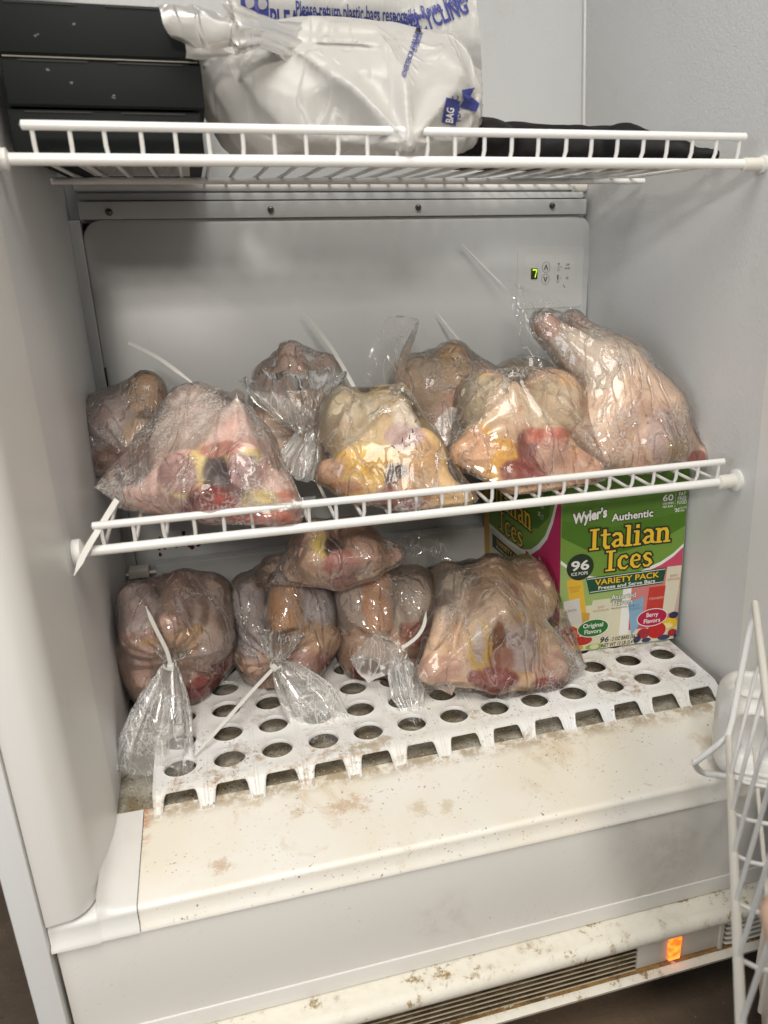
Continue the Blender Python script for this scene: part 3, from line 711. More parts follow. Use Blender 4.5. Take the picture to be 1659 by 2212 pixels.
# crumbs and stains that stick to the back
# ------------------------------------------------------------------ shelves
def shelf(name, label, zl, xr, yb, n, x0, x1, depth_hint=.0, mids=(.19,)):
    r = empty(name, (.31, .18, zl)); tag(r, label, 'wire shelf', 'white wire shelves in the freezer')
    m = MB(); m.tube([(-.004, 0, zl), (xr, 0, zl)], .0043, n=12).build('front_rail', M['wire'], r, smooth=True)
    MB().tube([(x0 - .006, 0, zl + .0218), (x1 + .004, 0, zl + .0218)], .0034, n=12).build('top_rail', M['wire'], r, smooth=True)
    MB().tube([(.002, yb, zl - .001), (xr - .008, yb, zl - .001)], .0048, n=12).build('back_rail', M['wire'], r, smooth=True)
    for y in mids: MB().tube([(.002, y, zl - .0035), (xr - .006, y, zl - .0035)], .0032, n=10).build('cross_rail', M['wire'], r, smooth=True)
    for i in range(n):
        x = x0 + (x1 - x0) * i / (n - 1); b = .0006 * math.sin(i * 2.3)
        MB().tube([(x + b, .0005, zl + .0215), (x + b, .0012, zl + .009), (x, .004, zl + .0035), (x, .012, zl + .0018), (x, yb * .5, zl + .0012 + b), (x, yb + .004, zl + .0036)], .0017, n=7).build('wire', M['wire'], r, smooth=True)
    return r
shelf('wire_shelf', 'upper white wire shelf, carrying the black cartons and the white carrier bag', .5437, .622, .366, 25, .0225, .597, mids=(.365 - .0,) if False else (.20,))
shelf('wire_shelf', 'middle white wire shelf with frozen birds on it', .2455, .634, .350, 25, .0215, .613)
# rail ends and clips
for z in (.5437, .2455):
    SR = .0075 if z > .5 else .0115
    MB().tube([(-.0028, 0, z), (.0035, 0, z)], SR, n=18).build('shelf_socket', M['trim'], fz, smooth=True)
    xw = wall_x(z, 0); MB().tube([(xw - .0035, 0, z), (xw + .001, 0, z)], SR, n=18).build('shelf_socket', M['trim'], fz, smooth=True)
    MB().tube([(xw - .022, 0, z - .0003), (xw - .004, 0, z)], .0056 if z > .5 else .0074, n=14).build('rail_end_cap', M['wire_old'], fz, smooth=True)
MB().tube([(.605, .366, .5427), (.623, .366, .5427)], .0072, n=14).build('rail_end_cap', M['wire_old'], fz, smooth=True)

# ------------------------------------------------------------------ perforated tray on the freezer floor
tr = empty('perforated_tray', (.32, .16, 0)); tag(tr, 'white perforated plastic tray with round holes and arched front edge, lying on the freezer floor', 'tray')
PXC = .0461; PYC = .0440; NX = 13; X0 = .0302; TH = .0022; ZT = .0142
def tmap(x, s):
    """s runs from the back (positive, flat top) over the bent front edge (negative)"""
    sk = .0225 * (x - X0) / .5
    if s > -.018: return (x, s - sk * 0 + sk * .45, ZT)
    q = -.018 - s; R = .020; a = min(q / R, .9); y = -.018 - R * math.sin(a); z = ZT - R * (1 - math.cos(a))
    if q > R * .9: y -= (q - R * .9) * math.cos(.9); z -= (q - R * .9) * math.sin(.9)
    return (x, y + sk * .45, max(z, -.0015))
V = []; F = []; RIM = []
def cell(x0, x1, s0, s1, r):
    cx, cs = (x0 + x1) / 2, (s0 + s1) / 2; n = 32; b = len(V); hx, hs = (x1 - x0) / 2, (s1 - s0) / 2
    for ring_ in (0, 1, 2, 3, 4):
        for k in range(n):
            a = 2 * PI * k / n + PI / 4; c, s = math.cos(a), math.sin(a)
            if ring_ == 4: m = max(abs(c), abs(s)); V.append(tmap(cx + hx * c / m, cs + hs * s / m))
            else:
                rk = (1.0, 1.0, 1.05, 1.13)[ring_]; q = tmap(cx + r * rk * c, cs + r * rk * s); V.append((q[0], q[1], q[2] + (-.0032, -.0006, .0006, .0)[ring_]))
    for j in (0, 1, 2, 3):
        for k in range(n): F.append((b + j * n + k, b + j * n + (k + 1) % n, b + (j + 1) * n + (k + 1) % n, b + (j + 1) * n + k))
def cell_arch(x0, x1, s0, s1):
    w = (x1 - x0); foot = .0052; n = 44; b = len(V); top = s0 - .0105
    xs = np.linspace(x0, x1, n + 1)
    for x in xs:
        u = abs((x - (x0 + x1) / 2) / (w / 2)); e = (w / 2 - foot) / (w / 2)
        if u > e + 1e-6: se = s1
        else: se = top - (s0 - s1 - .0105) * (u / e) ** 12
        for t in np.linspace(0, 1, 7): V.append(tmap(x, s0 + (se - s0) * t))
    RIM.append([V[b + i * 7 + 6] for i in range(n + 1)])
    for i in range(n):
        for j in range(6): F.append((b + i * 7 + j, b + (i + 1) * 7 + j, b + (i + 1) * 7 + j + 1, b + i * 7 + j + 1))
for i in range(NX):
    for j in range(8):
        s0 = -.0165 + PYC * j; cell(X0 + PXC * i, X0 + PXC * (i + 1), s0, s0 + PYC, .0148)
    cell_arch(X0 + PXC * i, X0 + PXC * (i + 1), -.0165, -.0555)
tm = MB().add(V, F).build('tray_sheet', M['tray'], tr, smooth=True, angle=60)
for r_ in RIM:
    MB().tube([(p[0], p[1] + .0002, p[2] - .0006) for p in r_], .0012, n=6).build('arch_rim', M['tray'], tr, smooth=True)
for i in range(NX + 1):
    x = X0 + PXC * i
    if i in (0, NX): pts = [tmap(x, s) for s in list(np.linspace(-.055, -.018, 8)) + [.33]]; MB().tube([(p[0], p[1], p[2] + .0002) for p in pts], .0013, n=6).build('tray_rib', M['tray'], tr, smooth=True); continue
    for dx in (-.0016, .0016):
        pts = [tmap(x + dx, s) for s in list(np.linspace(-.055, -.018, 8)) + [.33]]
        MB().tube([(p[0], p[1], p[2] - .0001) for p in pts], .0008, n=6).build('tray_rib', M['tray'], tr, smooth=True)

# ------------------------------------------------------------------ carton of italian ices
bA = np.array([.4865, .0955, .0150]); bB = np.array([.6385, .0835, .0180]); bU = bB - bA; bW = np.linalg.norm(bU); bU = bU / bW
bN = np.array([bU[1], -bU[0], 0]); bN /= np.linalg.norm(bN); bV = np.cross(bU, -bN) * 1.0; bV = bV if bV[2] > 0 else -bV
sD = np.array([-.05, 1, 0]); sD /= np.linalg.norm(sD); HB = .226; LB = .236
box = empty('ice_pop_carton', tuple(bA)); tag(box, 'green and pink carton of Italian ice pops standing in the lower right corner', 'carton')
c8 = [bA, bB, bB + sD * LB, bA + sD * LB]; V = [tuple(p) for p in c8] + [tuple(p + bV * HB) for p in c8]
PINK = (.50, .03, .12)
MB().add(V, [(0, 1, 5, 4), (1, 2, 6, 5), (2, 3, 7, 6), (3, 0, 4, 7), (4, 5, 6, 7), (3, 2, 1, 0)]).build('carton_body', ink((.16, .30, .05)), box, bevel=.0012)
GR = (.07, .17, .014); GRL = (.30, .42, .14); GRM = (.16, .29, .045); YL = (.80, .50, .03); WH = (.78, .78, .74); DG = (.012, .07, .035); CRM = (.66, .62, .46)
def glyph(ch):
    """slab-serif letters drawn as strokes: list of (points, width), cap height 1"""
    S = []; st = .19; sf = .075
    if ch == 'I': S = [([(.22, .03), (.22, .97)], st), ([(.03, .045), (.41, .045)], .09), ([(.03, .955), (.41, .955)], .09)]; a = .44
    elif ch == 't': S = [([(.20, .93), (.20, .18), (.27, .06), (.42, .06)], st * .9), ([(.03, .67), (.42, .67)], .09)]; a = .44
    elif ch == 'l': S = [([(.18, .03), (.18, 1.0)], st), ([(.02, .045), (.34, .045)], .09), ([(.02, .985), (.2, .985)], .08)]; a = .36
    elif ch == 'i': S = [([(.18, .03), (.18, .70)], st), ([(.02, .045), (.34, .045)], .09), ([(.02, .68), (.2, .68)], .09), ([(.18, .83), (.18, 1.0)], .18)]; a = .36
    elif ch == 'n': S = [([(.16, .03), (.16, .70)], st), ([(.01, .68), (.18, .68)], .09), ([(.01, .045), (.31, .045)], .09), ([(.18, .52), (.30, .66), (.44, .64), (.50, .50), (.50, .03)], [.08, .12, .16, .18, st]), ([(.36, .045), (.65, .045)], .09)]; a = .66
    elif ch == 'a': S = [([(.08, .58), (.20, .68), (.36, .64), (.42, .50), (.42, .12), (.54, .05)], [.12, .13, .16, .18, .18, .1]), ([(.40, .40), (.20, .34), (.11, .20), (.18, .07), (.32, .08), (.42, .20)], [.08, .13, .17, .13, .10, .06])]; a = .55
    elif ch == 'c': S = [([(.44, .54), (.36, .66), (.22, .64), (.13, .48), (.13, .24), (.22, .08), (.36, .05), (.47, .17)], [.15, .12, .13, .18, .18, .13, .10, .07])]; a = .50
    elif ch == 'e': S = [([(.12, .37), (.42, .40), (.41, .56), (.29, .67), (.17, .60), (.12, .42), (.13, .22), (.23, .07), (.37, .05), (.48, .17)], [.07, .08, .14, .10, .14, .18, .18, .13, .10, .07])]; a = .51
    elif ch == 's': S = [([(.38, .54), (.32, .65), (.19, .66), (.11, .55), (.17, .42), (.32, .32), (.38, .19), (.28, .06), (.14, .06), (.07, .18)], [.07, .09, .12, .15, .17, .17, .15, .12, .09, .07])]; a = .46
    else: a = .3
    return S, a
def slab(p, txt, u, v, H, W, col, ocol=(.02, .03, .02), ow=.16, slope=0):
    tot = sum(glyph(c)[1] for c in txt); sx = W / tot
    for (extra, cc) in ((ow, ocol), (0, col)):
        x = u
        for c in txt:
            S, a = glyph(c)
            for pts, w_ in S:
                ws = w_ if hasattr(w_, '__len__') else [w_] * len(pts); q = [(x + px * sx, v + py * H + slope * (x + px * sx - u)) for px, py in pts]
                if extra:
                    d0 = np.array(q[0]) - np.array(q[1]); d0 /= np.linalg.norm(d0); d1 = np.array(q[-1]) - np.array(q[-2]); d1 /= np.linalg.norm(d1)
                    q = [tuple(np.array(q[0]) + d0 * extra * H * .5)] + q[1:-1] + [tuple(np.array(q[-1]) + d1 * extra * H * .5)]
                p.line(q, [(ww + extra) * H * .92 for ww in ws], cc)
            x += a * sx
def carton_face(p, W, H, side=False):
    g = [(x, 0) for x in ()]
    s_ = 1
    if not side:
        p.rect(.3, .3, W - .3, H - .3, CRM)
        # green field over a white arc
        top = H - .4
        arcw = [(0.4, 119), (5, 119)] ; A_ = [(.4, 122), (12, 112), (24, 103), (40, 97), (60, 93), (80, 93), (100, 97), (125, 106), (140, 115), (W - .4, 126)]
        p.poly([(.4, 60)] + [(W - .4, 60)] + [(W - .4, 120)] + [(.4, 120)], GRL)
        p.poly([(84, 20), (W - .4, 20), (W - .4, 128), (84, 96)], (.55, .07, .13)); p.poly([(76, 15), (88, 15), (90, 100), (80, 100)], WH)
        p.poly([(88, 30), (W - .4, 26), (W - .4, 96), (90, 94)], (.58, .20, .19))
        p.poly([(.4, top), *[(x, y - 4.5) for x, y in A_], (W - .4, top)], WH); p.poly([(.4, top), *A_, (W - .4, top)], GRM)
        p.poly([(.4, top), (.4, 150), (30, 132), (75, 124), (120, 132), (W - .4, 148), (W - .4, top)], GR)
        p.poly([(.4, top), (.4, 170), (60, 156), (W - .4, 166), (W - .4, top)], (.085, .19, .022))
        # bars
        p.poly([(8, 96), (27, 98), (35, 40), (16, 38)], (.70, .43, .04)).poly([(28, 52), (38, 50), (36, 30), (27, 30)], (.55, .32, .05))
        p.poly([(5, 69), (24, 71), (29, 38), (7, 36)], (.60, .59, .55)).poly([(41, 66), (64, 66), (58, 30), (36, 30)], (.62, .62, .46))
        p.poly([(133.5, 98), (152, 98), (149, 36), (130, 36)], (.66, .62, .48)).poly([(150, 66), (W - .5, 68), (W - 1, 36), (146, 36)], (.55, .40, .36))
        p.poly([(112, 74), (133, 74), (131, 36), (109, 36)], (.50, .045, .03)).poly([(86, 57), (106, 63), (104, 28), (92, 12)], (.22, .38, .52))
        p.text('ORANGE', 10.5, 84, 5, (.45, .20, .03), w=15).text('CREME', 12.5, 79.5, 5, (.45, .20, .03), w=11)
        p.text('LEMON', 8.5, 54, 5.2, (.12, .12, .12), w=12.5, rot=3).text('KIWI', 48, 54.5, 4.6, (.45, .10, .06), w=8).text('WATERMELON', 41.5, 50, 4.2, (.45, .10, .06), w=20)
        p.text('BLUE', 92.5, 51, 4.6, (.10, .18, .30), w=8).text('RASPBERRY', 87.5, 46.5, 4.4, (.10, .18, .30), w=17).text('STRAWBERRY', 112.5, 57, 4.4, (.78, .45, .40), w=20)
        p.text('BERRY', 138, 84, 4.6, (.45, .08, .08), w=10).text('LEMONADE', 134.5, 79.5, 4.6, (.45, .08, .08), w=16)
        # fruit
        rs = np.random.default_rng(5)
        for (u, v, a, b, col) in ((12, 22, 14, 14, (.50, .05, .03)), (13, 21, 11, 11, (.62, .14, .07)), (30, 14, 12, 6, (.45, .03, .02)), (16, 5, 15, 8, (.62, .30, .03)), (16, 5, 12, 6, (.72, .42, .08)), (45, 4, 11, 5.5, (.24, .36, .06)), (45, 4, 6, 3.5, (.60, .62, .35)), (140, 22, 13, 8, (.72, .48, .03)), (137, 19, 9, 4, (.80, .68, .30)), (125, 15, 12, 11, (.50, .02, .02)), (146, 9, 9, 5, (.40, .03, .03)), (108, 13, 8, 7, (.35, .03, .04)), (100, 6, 5, 4, (.04, .05, .12)), (112, 3.5, 6, 3, (.04, .05, .12)), (135, 4, 8, 3.5, (.05, .05, .12)), (146, 33, 7, 4.5, (.03, .03, .06)), (150, 4, 5, 3.5, (.04, .05, .12))):
            p.ell(u, v, a if u + a < W - .5 else W - .5 - u, b if v - b > .3 else v - .3, col)
            if a > 6:
                for _ in range(7): p.ell(u + rs.uniform(-.6, .6) * a * .8, v + rs.uniform(-.4, .5) * b * .8, .7, .9, tuple(np.clip(np.array(col) * rs.uniform(.5, 1.7), 0, .8)))
        # badge
        p.ell(24, 111, 16.5, 16.5, (.02, .035, .02)); p.text('96', 13.5, 107.5, 16.5, WH, w=21, bold=.025).text('ICE POPS', 13.5, 101, 5.6, WH, w=20, bold=.012)
        p.poly([(31.5, 96), (132, 97.5), (129, 77.5), (36.5, 75)], DG).line([(33, 94.3), (131, 95.8)], .8, WH).line([(37, 77.2), (129, 79.3)], .8, WH)
        p.text('VARIETY PACK', 43, 85.5, 10.2, YL, w=80, bold=.018, rot=.6, outline=.03).text('Freeze and Serve Bars', 47.5, 79.3, 6.4, WH, w=71, bold=.015, rot=.6)
        p.text('Assorted', 64, 64, 9.4, WH, w=31, bold=.012, outline=.035).text('Flavors', 66.5, 56, 9.4, WH, w=25, bold=.012, outline=.035).text('Naturally & Artificially Flavored', 64.5, 51.5, 3.2, (.1, .1, .1), w=29)
        for (u, v, c_, t1, t2) in ((42.5, 29.5, (.02, .16, .03), 'Original', 'Flavors'), (118, 33.5, (.42, .015, .06), 'Berry', 'Flavors')):
            p.ell(u, v, 20, 12, WH, 2).ell(u, v, 19, 11, c_, 2); p.text(t1, u, v + 1.2, 8, WH, center=True, w=25 if t1 == 'Original' else 15, bold=.015).text(t2, u, v - 7, 8, WH, center=True, w=21, bold=.015)
        p.ell(6.5, 44, 2.6, 2.6, (.1, .1, .1)).ell(6.5, 44, 2.1, 2.1, CRM).text('U', 5.4, 42.5, 3.8, (.1, .1, .1), bold=.01)
        p.text('96', 51.5, 8.6, 10, (.02, .02, .02), w=11, bold=.03, shear=.2, outline=.05, ocol=WH).text('- 2 OZ BARS (56.7g)', 64.5, 8.8, 7.0, (.02, .02, .02), w=39, bold=.012, shear=.15).text('NET WT 12 LB (5.4 kg)', 54, 1.6, 7.0, (.02, .02, .02), w=47, bold=.012, shear=.15)
        # titles
        p.text('Wyler\u2019s', 14, 165, 17, WH, w=40, bold=.045, outline=.045, rot=7, shear=.12).text('Authentic', 60.5, 163.5, 12.5, WH, w=50, bold=.025, outline=.05, rot=1)
        slab(p, 'Italian', 33.5, 130.5, 26, 101, YL); slab(p, 'Ices', 54, 101.8, 26, 60, YL)
        p.text('60', 121.5, 181.5, 10.5, WH, w=12.5, bold=.02).text('CALORIES', 121.5, 177.2, 3.6, WH, w=13.5, bold=.01).text('PER BAR', 122, 173.2, 3.6, WH, w=12.5, bold=.01)
        for i in range(12): p.rect(136.6, 169 + i * 1.9, 137, 170.1 + i * 1.9, WH)
        p.text('FAT', 141, 186, 6, WH, w=8.5, bold=.01).text('FREE', 140, 181, 6, WH, w=10.5, bold=.01).text('FOOD', 139.6, 176, 6, WH, w=11.5, bold=.01).text('GLUTEN', 143.5, 170.2, 3.2, WH, w=8.5).text('FREE', 143.5, 166.6, 3.2, WH, w=5.5)
        for (a, b) in ((140, 169), (142, 170.4), (138.6, 170.4), (141.8, 167.4), (138.8, 167.4)): p.ell(a, b, 1.1, .8, WH, 40)
    else:
        # W = width; u runs from the back corner to the front corner
        f = lambda d: W - d
        top = H - .4
        p.rect(.3, .3, W - .3, H - .3, PINK)
        p.poly([(.4, 45), (f(92), 45), (f(76), 101), (.4, 101)], CRM)
        A_ = [(f(4), top), (f(10), 186), (f(20), 160), (f(34), 136), (f(54), 116), (f(76), 101), (f(100), 92), (f(150), 88), (.4, 90)]
        B_ = [(f(10), top), (f(15), 186), (f(26), 161), (f(40), 138), (f(59), 120), (f(79), 106), (f(103), 97), (f(150), 93), (.4, 95)]
        p.poly(A_ + [(.4, top)], WH); p.poly(B_ + [(.4, top)], GRM); p.poly([(f(18), top), (f(30), 165), (f(60), 140), (f(100), 128), (.4, 126), (.4, top)], GR)
        p.poly([(.4, 30), (20, 30), (20, 160), (.4, 160)], (.62, .38, .05))
        p.poly([(f(94), 100), (f(70), 96), (f(74), 40), (f(96), 40)], (.50, .045, .03)).poly([(f(56), 106), (f(37), 98), (f(42), 36), (f(60), 36)], (.66, .62, .48)).text('BERRY', f(53), 92, 4.4, (.45, .08, .08), w=10).text('LEMONADE', f(54.5), 88, 4.2, (.45, .08, .08), w=15)
        p.poly([(f(205), 83), (f(91), 83), (f(91), 66), (f(205), 63)], (.015, .03, .02)); p.text('VARIETY PACK', f(190), 73, 10, YL, w=92, bold=.018).text('Freeze and Serve Bars', f(190), 66.5, 5.8, WH, w=84, bold=.012)
        slab(p, 'Italian', f(195), 130, 29, 118, YL); slab(p, 'Ices', f(180), 98, 28, 78, YL)
        p.text('60', f(78), 184, 10, WH, w=12.5, bold=.02).text('CALORIES', f(78), 180, 3.4, WH, w=13.5).text('PER BAR', f(78), 176, 3.4, WH, w=12)
        p.text('FAT', f(54), 184, 6, WH, w=9, bold=.01).text('FREE', f(55), 177, 6, WH, w=11, bold=.01).text('FOOD', f(56), 170, 6, WH, w=12, bold=.01).text('GLUTEN', f(52), 160, 3.2, WH, w=9).text('FREE', f(52), 156, 3.2, WH, w=6)
        for (a, b) in ((f(56), 160), (f(54.5), 162), (f(57.6), 162), (f(54.5), 158.5), (f(57.6), 158.5)): p.ell(a, b, 1.2, .9, WH, 40)
pf = Print(bA, bU, bV, bN, base=.0002); carton_face(pf, bW * 1000, HB * 1000); pf.build('front_print', box)
sN = np.cross(bV, sD); sN = sN if sN[0] < 0 else -sN
pf = Print(bA + sD * LB, -sD, bV, sN, base=.0002); carton_face(pf, LB * 1000, HB * 1000, True); pf.build('side_print', box)

# ------------------------------------------------------------------ black cartons on the upper shelf
zc = [.5485, .5800, .6125, .6475]
lab3 = ['lowest of three black cartons, behind the rail at top left, white label underneath', 'middle black carton of the stack of three with two small scratches on its face', 'topmost black carton at top left, cut by the edge of the photo']
for i in range(3):
    dx = (-.001, .001, -.0015)[i]; z0, z1 = zc[i] + .0006, zc[i + 1] - .0008; x0, x1 = .0045 + dx, .1395 + dx + .002 * i; y0, y1 = .030 - .002 * i, .325
    r = empty('black_carton', ((x0 + x1) / 2, y0, z0)); tag(r, lab3[i], 'carton', 'black cartons stacked on the upper shelf')
    m = MB().box((x0, y0 + .0014, z0), (x1, y1, z1)).build('carton_body', M['black_card'], r, bevel=.0009)
    b = MB(); b.box((x0 + .0008, y0, z0 + .0012), (x1 - .0008, y0 + .0013, z1 - .0018)).build('front_flap', M['black_card'], r, bevel=.0006)
    for (a, c) in ((.012, .058), (.078, .124)): MB().box((x0 + a, y0 - .0006, z1 - .0022), (x0 + c, y0 + .0004, z1 - .0012)).build('flap_slot', M['gap'], r)
    if i == 1: MB().box((x0 + .002, y0 - .0004, z1 + .0002), (x1 - .002, y0 + .002, z1 + .0009)).build('card_edge', ink((.30, .28, .24)), r)
    for (a, zz) in (((.045, .016), (.031, .024), (.072, .008)) if i == 1 else ((.06, .02),) if i == 0 else ((.03, .012), (.055, .020))):
        m = MB(); cx = x0 + a; rs = np.random.default_rng(i * 7 + int(a * 1000))
        for q in range(4 if i == 1 else 2):
            ox, oz = rs.uniform(-.0012, .0012, 2); m.add([(cx + ox + .0009 * math.cos(t) * rs.uniform(.3, 1.5), y0 - .00018 - q * .00001, z0 + zz + oz + .0006 * math.sin(t) * rs.uniform(.5, 1.4) - .4 * ox) for t in np.linspace(0, 2 * PI, 8)[:-1]], [tuple(range(7))])
        m.build('scuff', ink((.10, .10, .095)), r)
    if i == 0:
        MB().box((x0 + .030, y0 + .03, z0 - .0003), (x1 - .012, .28, z0 - .0001)).build('label', M['paper'], r)
        pb = Print((x0 + .030, y0 + .03, z0 - .0003), (1, 0, 0), (0, 1, 0), (0, 0, -1)); rs = np.random.default_rng(2); u = 14
        for k in range(24): wd = rs.uniform(.4, 1.3); pb.rect(u, 30, u + wd, 60, BLK); u += wd + rs.uniform(.4, 1.1)
        for k in range(13):
            u = 8
            while u < 78: wd = rs.uniform(2, 8); pb.rect(u, 80 + k * 9, min(u + wd, 82), 83.5 + k * 9, (.25, .25, .25)); u += wd + 1.5
        pb.build('label_print', r)

# ------------------------------------------------------------------ frozen birds in bags
ZS = .2455 + .0032; ZF = .0146
def pt(x, y, d): return P(x, y, d)
# big pale pink bird, front left of the middle shelf
b = make_bird('bagged_chicken', 'largest bagged bird, pale pink with a frosty opening, front left on the middle shelf',
    [hul([pt(512, 868, .085), pt(285, 1072, .085), pt(400, 1085, .055), pt(470, 1098, .025), pt(600, 1105, .018), pt(585, 985, .12), pt(400, 960, .15), pt(500, 1040, .005)], .004), ellr(pt(425, 925, .14), (.036, .045, .044)), ellr(pt(405, 985, .13), (.036, .045, .045)), ellr(pt(545, 990, .12), (.026, .04, .040)),
     cap(pt(285, 1072, .085), .011, pt(400, 1088, .06), .016), cap(pt(590, 1060, .05), .020, pt(625, 1108, .012), .011),
     ellr(pt(405, 1035, .052), (.026, .014, .028)), ellr(pt(528, 1035, .030), (.019, .014, .034), 8), neg(pt(468, 1030, .012), (.012, .022, .024)),
     cap(pt(400, 1080, .035), .012, pt(445, 1090, .02), .013), cap(pt(490, 1098, .012), .011, pt(600, 1108, .01), .014), cap(pt(440, 1068, .012), .011, pt(450, 1095, .01), .010)],
    [(pt(440, 900, .12), (.09, .06, .04), PALE), (pt(398, 1032, .028), (.024, .02, .020), FLESH), (pt(440, 1010, .025), (.012, .03, .026), FAT), (pt(412, 1058, .025), (.020, .03, .008), FAT), (pt(395, 1040, .03), (.0, .0, .0), FLESH) if False else (pt(386, 1022, .028), (.016, .02, .020), FLESH),
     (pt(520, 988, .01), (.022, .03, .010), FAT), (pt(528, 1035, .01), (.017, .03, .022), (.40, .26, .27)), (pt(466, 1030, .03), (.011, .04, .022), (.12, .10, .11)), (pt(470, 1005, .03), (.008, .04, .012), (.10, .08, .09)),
     (pt(447, 1072, .012), (.017, .03, .011), RED), (pt(455, 1098, .02), (.026, .03, .010), (.35, .06, .05)), (pt(560, 1112, .005), (.035, .03, .009), (.50, .10, .06)), (pt(615, 1100, .01), (.020, .03, .016), (.52, .16, .10)), (pt(560, 1082, .01), (.016, .03, .010), FAT), (pt(475, 970, .03), (.02, .03, .007), (.52, .24, .20))],
    base=(.72, .50, .45), spikes=[(pt(515, 855, .09), .002, pt(514, 862, .09), .003), (pt(210, 1050, .085), .0012, pt(245, 1062, .08), .004), (pt(645, 1088, .0), .002, pt(620, 1105, .01), .004)], film_mat='film_frost', shelf=ZS, film_t=.032, k=.006)
crumple_sheet('bag_corner', [[pt(205, 1052, .085), pt(250, 1030, .085), pt(320, 985, .09)], [pt(225, 1068, .082), pt(268, 1058, .08), pt(330, 1020, .08)], [pt(250, 1082, .08), pt(290, 1082, .07), pt(340, 1060, .07)]], 'tail', b, 14, 14, .0012, 4)
crumple_sheet('bag_corner', [[pt(585, 1070, .0), pt(640, 1075, .0), pt(688, 1068, .004)], [pt(600, 1095, -.001), pt(645, 1095, -.002), pt(680, 1092, .0)], [pt(605, 1118, .001), pt(640, 1120, .0), pt(668, 1112, .0)]], 'tail', b, 20, 16, .003, 14)
zip_tie(b, [pt(278, 740, .20), pt(345, 775, .17), pt(430, 838, .13)], .0036, head=False)
# golden bird in the middle
b = make_bird('bagged_chicken', 'golden yellow bagged bird with dark pin feathers, front centre of the middle shelf',
    [hul([pt(866, 868, .08), pt(715, 1018, .065), pt(800, 1060, .035), pt(860, 1085, .018), pt(985, 1082, .015), pt(930, 950, .12), pt(740, 970, .13), pt(800, 900, .13)], .004), ellr(pt(752, 920, .13), (.030, .05, .040)), ellr(pt(830, 902, .12), (.030, .04, .030)), ellr(pt(905, 985, .12), (.024, .04, .040)),
     ellr(pt(785, 1015, .048), (.030, .016, .028)), ellr(pt(905, 1010, .045), (.028, .022, .040)), cap(pt(930, 1050, .035), .020, pt(1003, 1078, .015), .010), cap(pt(715, 1018, .06), .013, pt(800, 1060, .04), .015), cap(pt(870, 1083, .012), .012, pt(980, 1088, .012), .009), neg(pt(856, 1042, .012), (.011, .020, .016))],
    [(pt(790, 930, .1), (.07, .08, .05), (.62, .48, .27)), (pt(745, 890, .10), (.03, .05, .03), (.56, .48, .34)), (pt(880, 910, .06), (.014, .05, .036), (.74, .66, .54)), (pt(780, 1020, .05), (.034, .04, .022), (.70, .44, .10)), (pt(915, 1010, .02), (.014, .03, .030), (.60, .38, .20)),
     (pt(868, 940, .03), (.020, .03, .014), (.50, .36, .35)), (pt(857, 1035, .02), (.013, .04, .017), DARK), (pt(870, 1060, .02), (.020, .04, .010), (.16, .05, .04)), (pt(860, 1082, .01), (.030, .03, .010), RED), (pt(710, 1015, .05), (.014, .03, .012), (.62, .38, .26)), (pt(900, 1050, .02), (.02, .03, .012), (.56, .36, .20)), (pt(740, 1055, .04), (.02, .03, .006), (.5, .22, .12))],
    base=(.64, .44, .22), spikes=[(pt(868, 838, .085), .003, pt(862, 850, .085), .004), (pt(1015, 1082, .01), .002, pt(1000, 1078, .012), .004)], film_mat='film', shelf=ZS, film_t=.030, k=.006)
rs = np.random.default_rng(9)
for (x, y) in ((897, 912), (892, 935), (884, 948), (868, 955), (853, 968), (862, 978)):
    p = pt(x, y, .022); q = p + np.array([rs.uniform(-.004, .002), 0, rs.uniform(.002, .005)]); MB().tube([p, (p + q) / 2 + [0, -.0005, 0], q], [.0006, .0005, .0002], n=5).build('pin_feather', M['ink'], b)
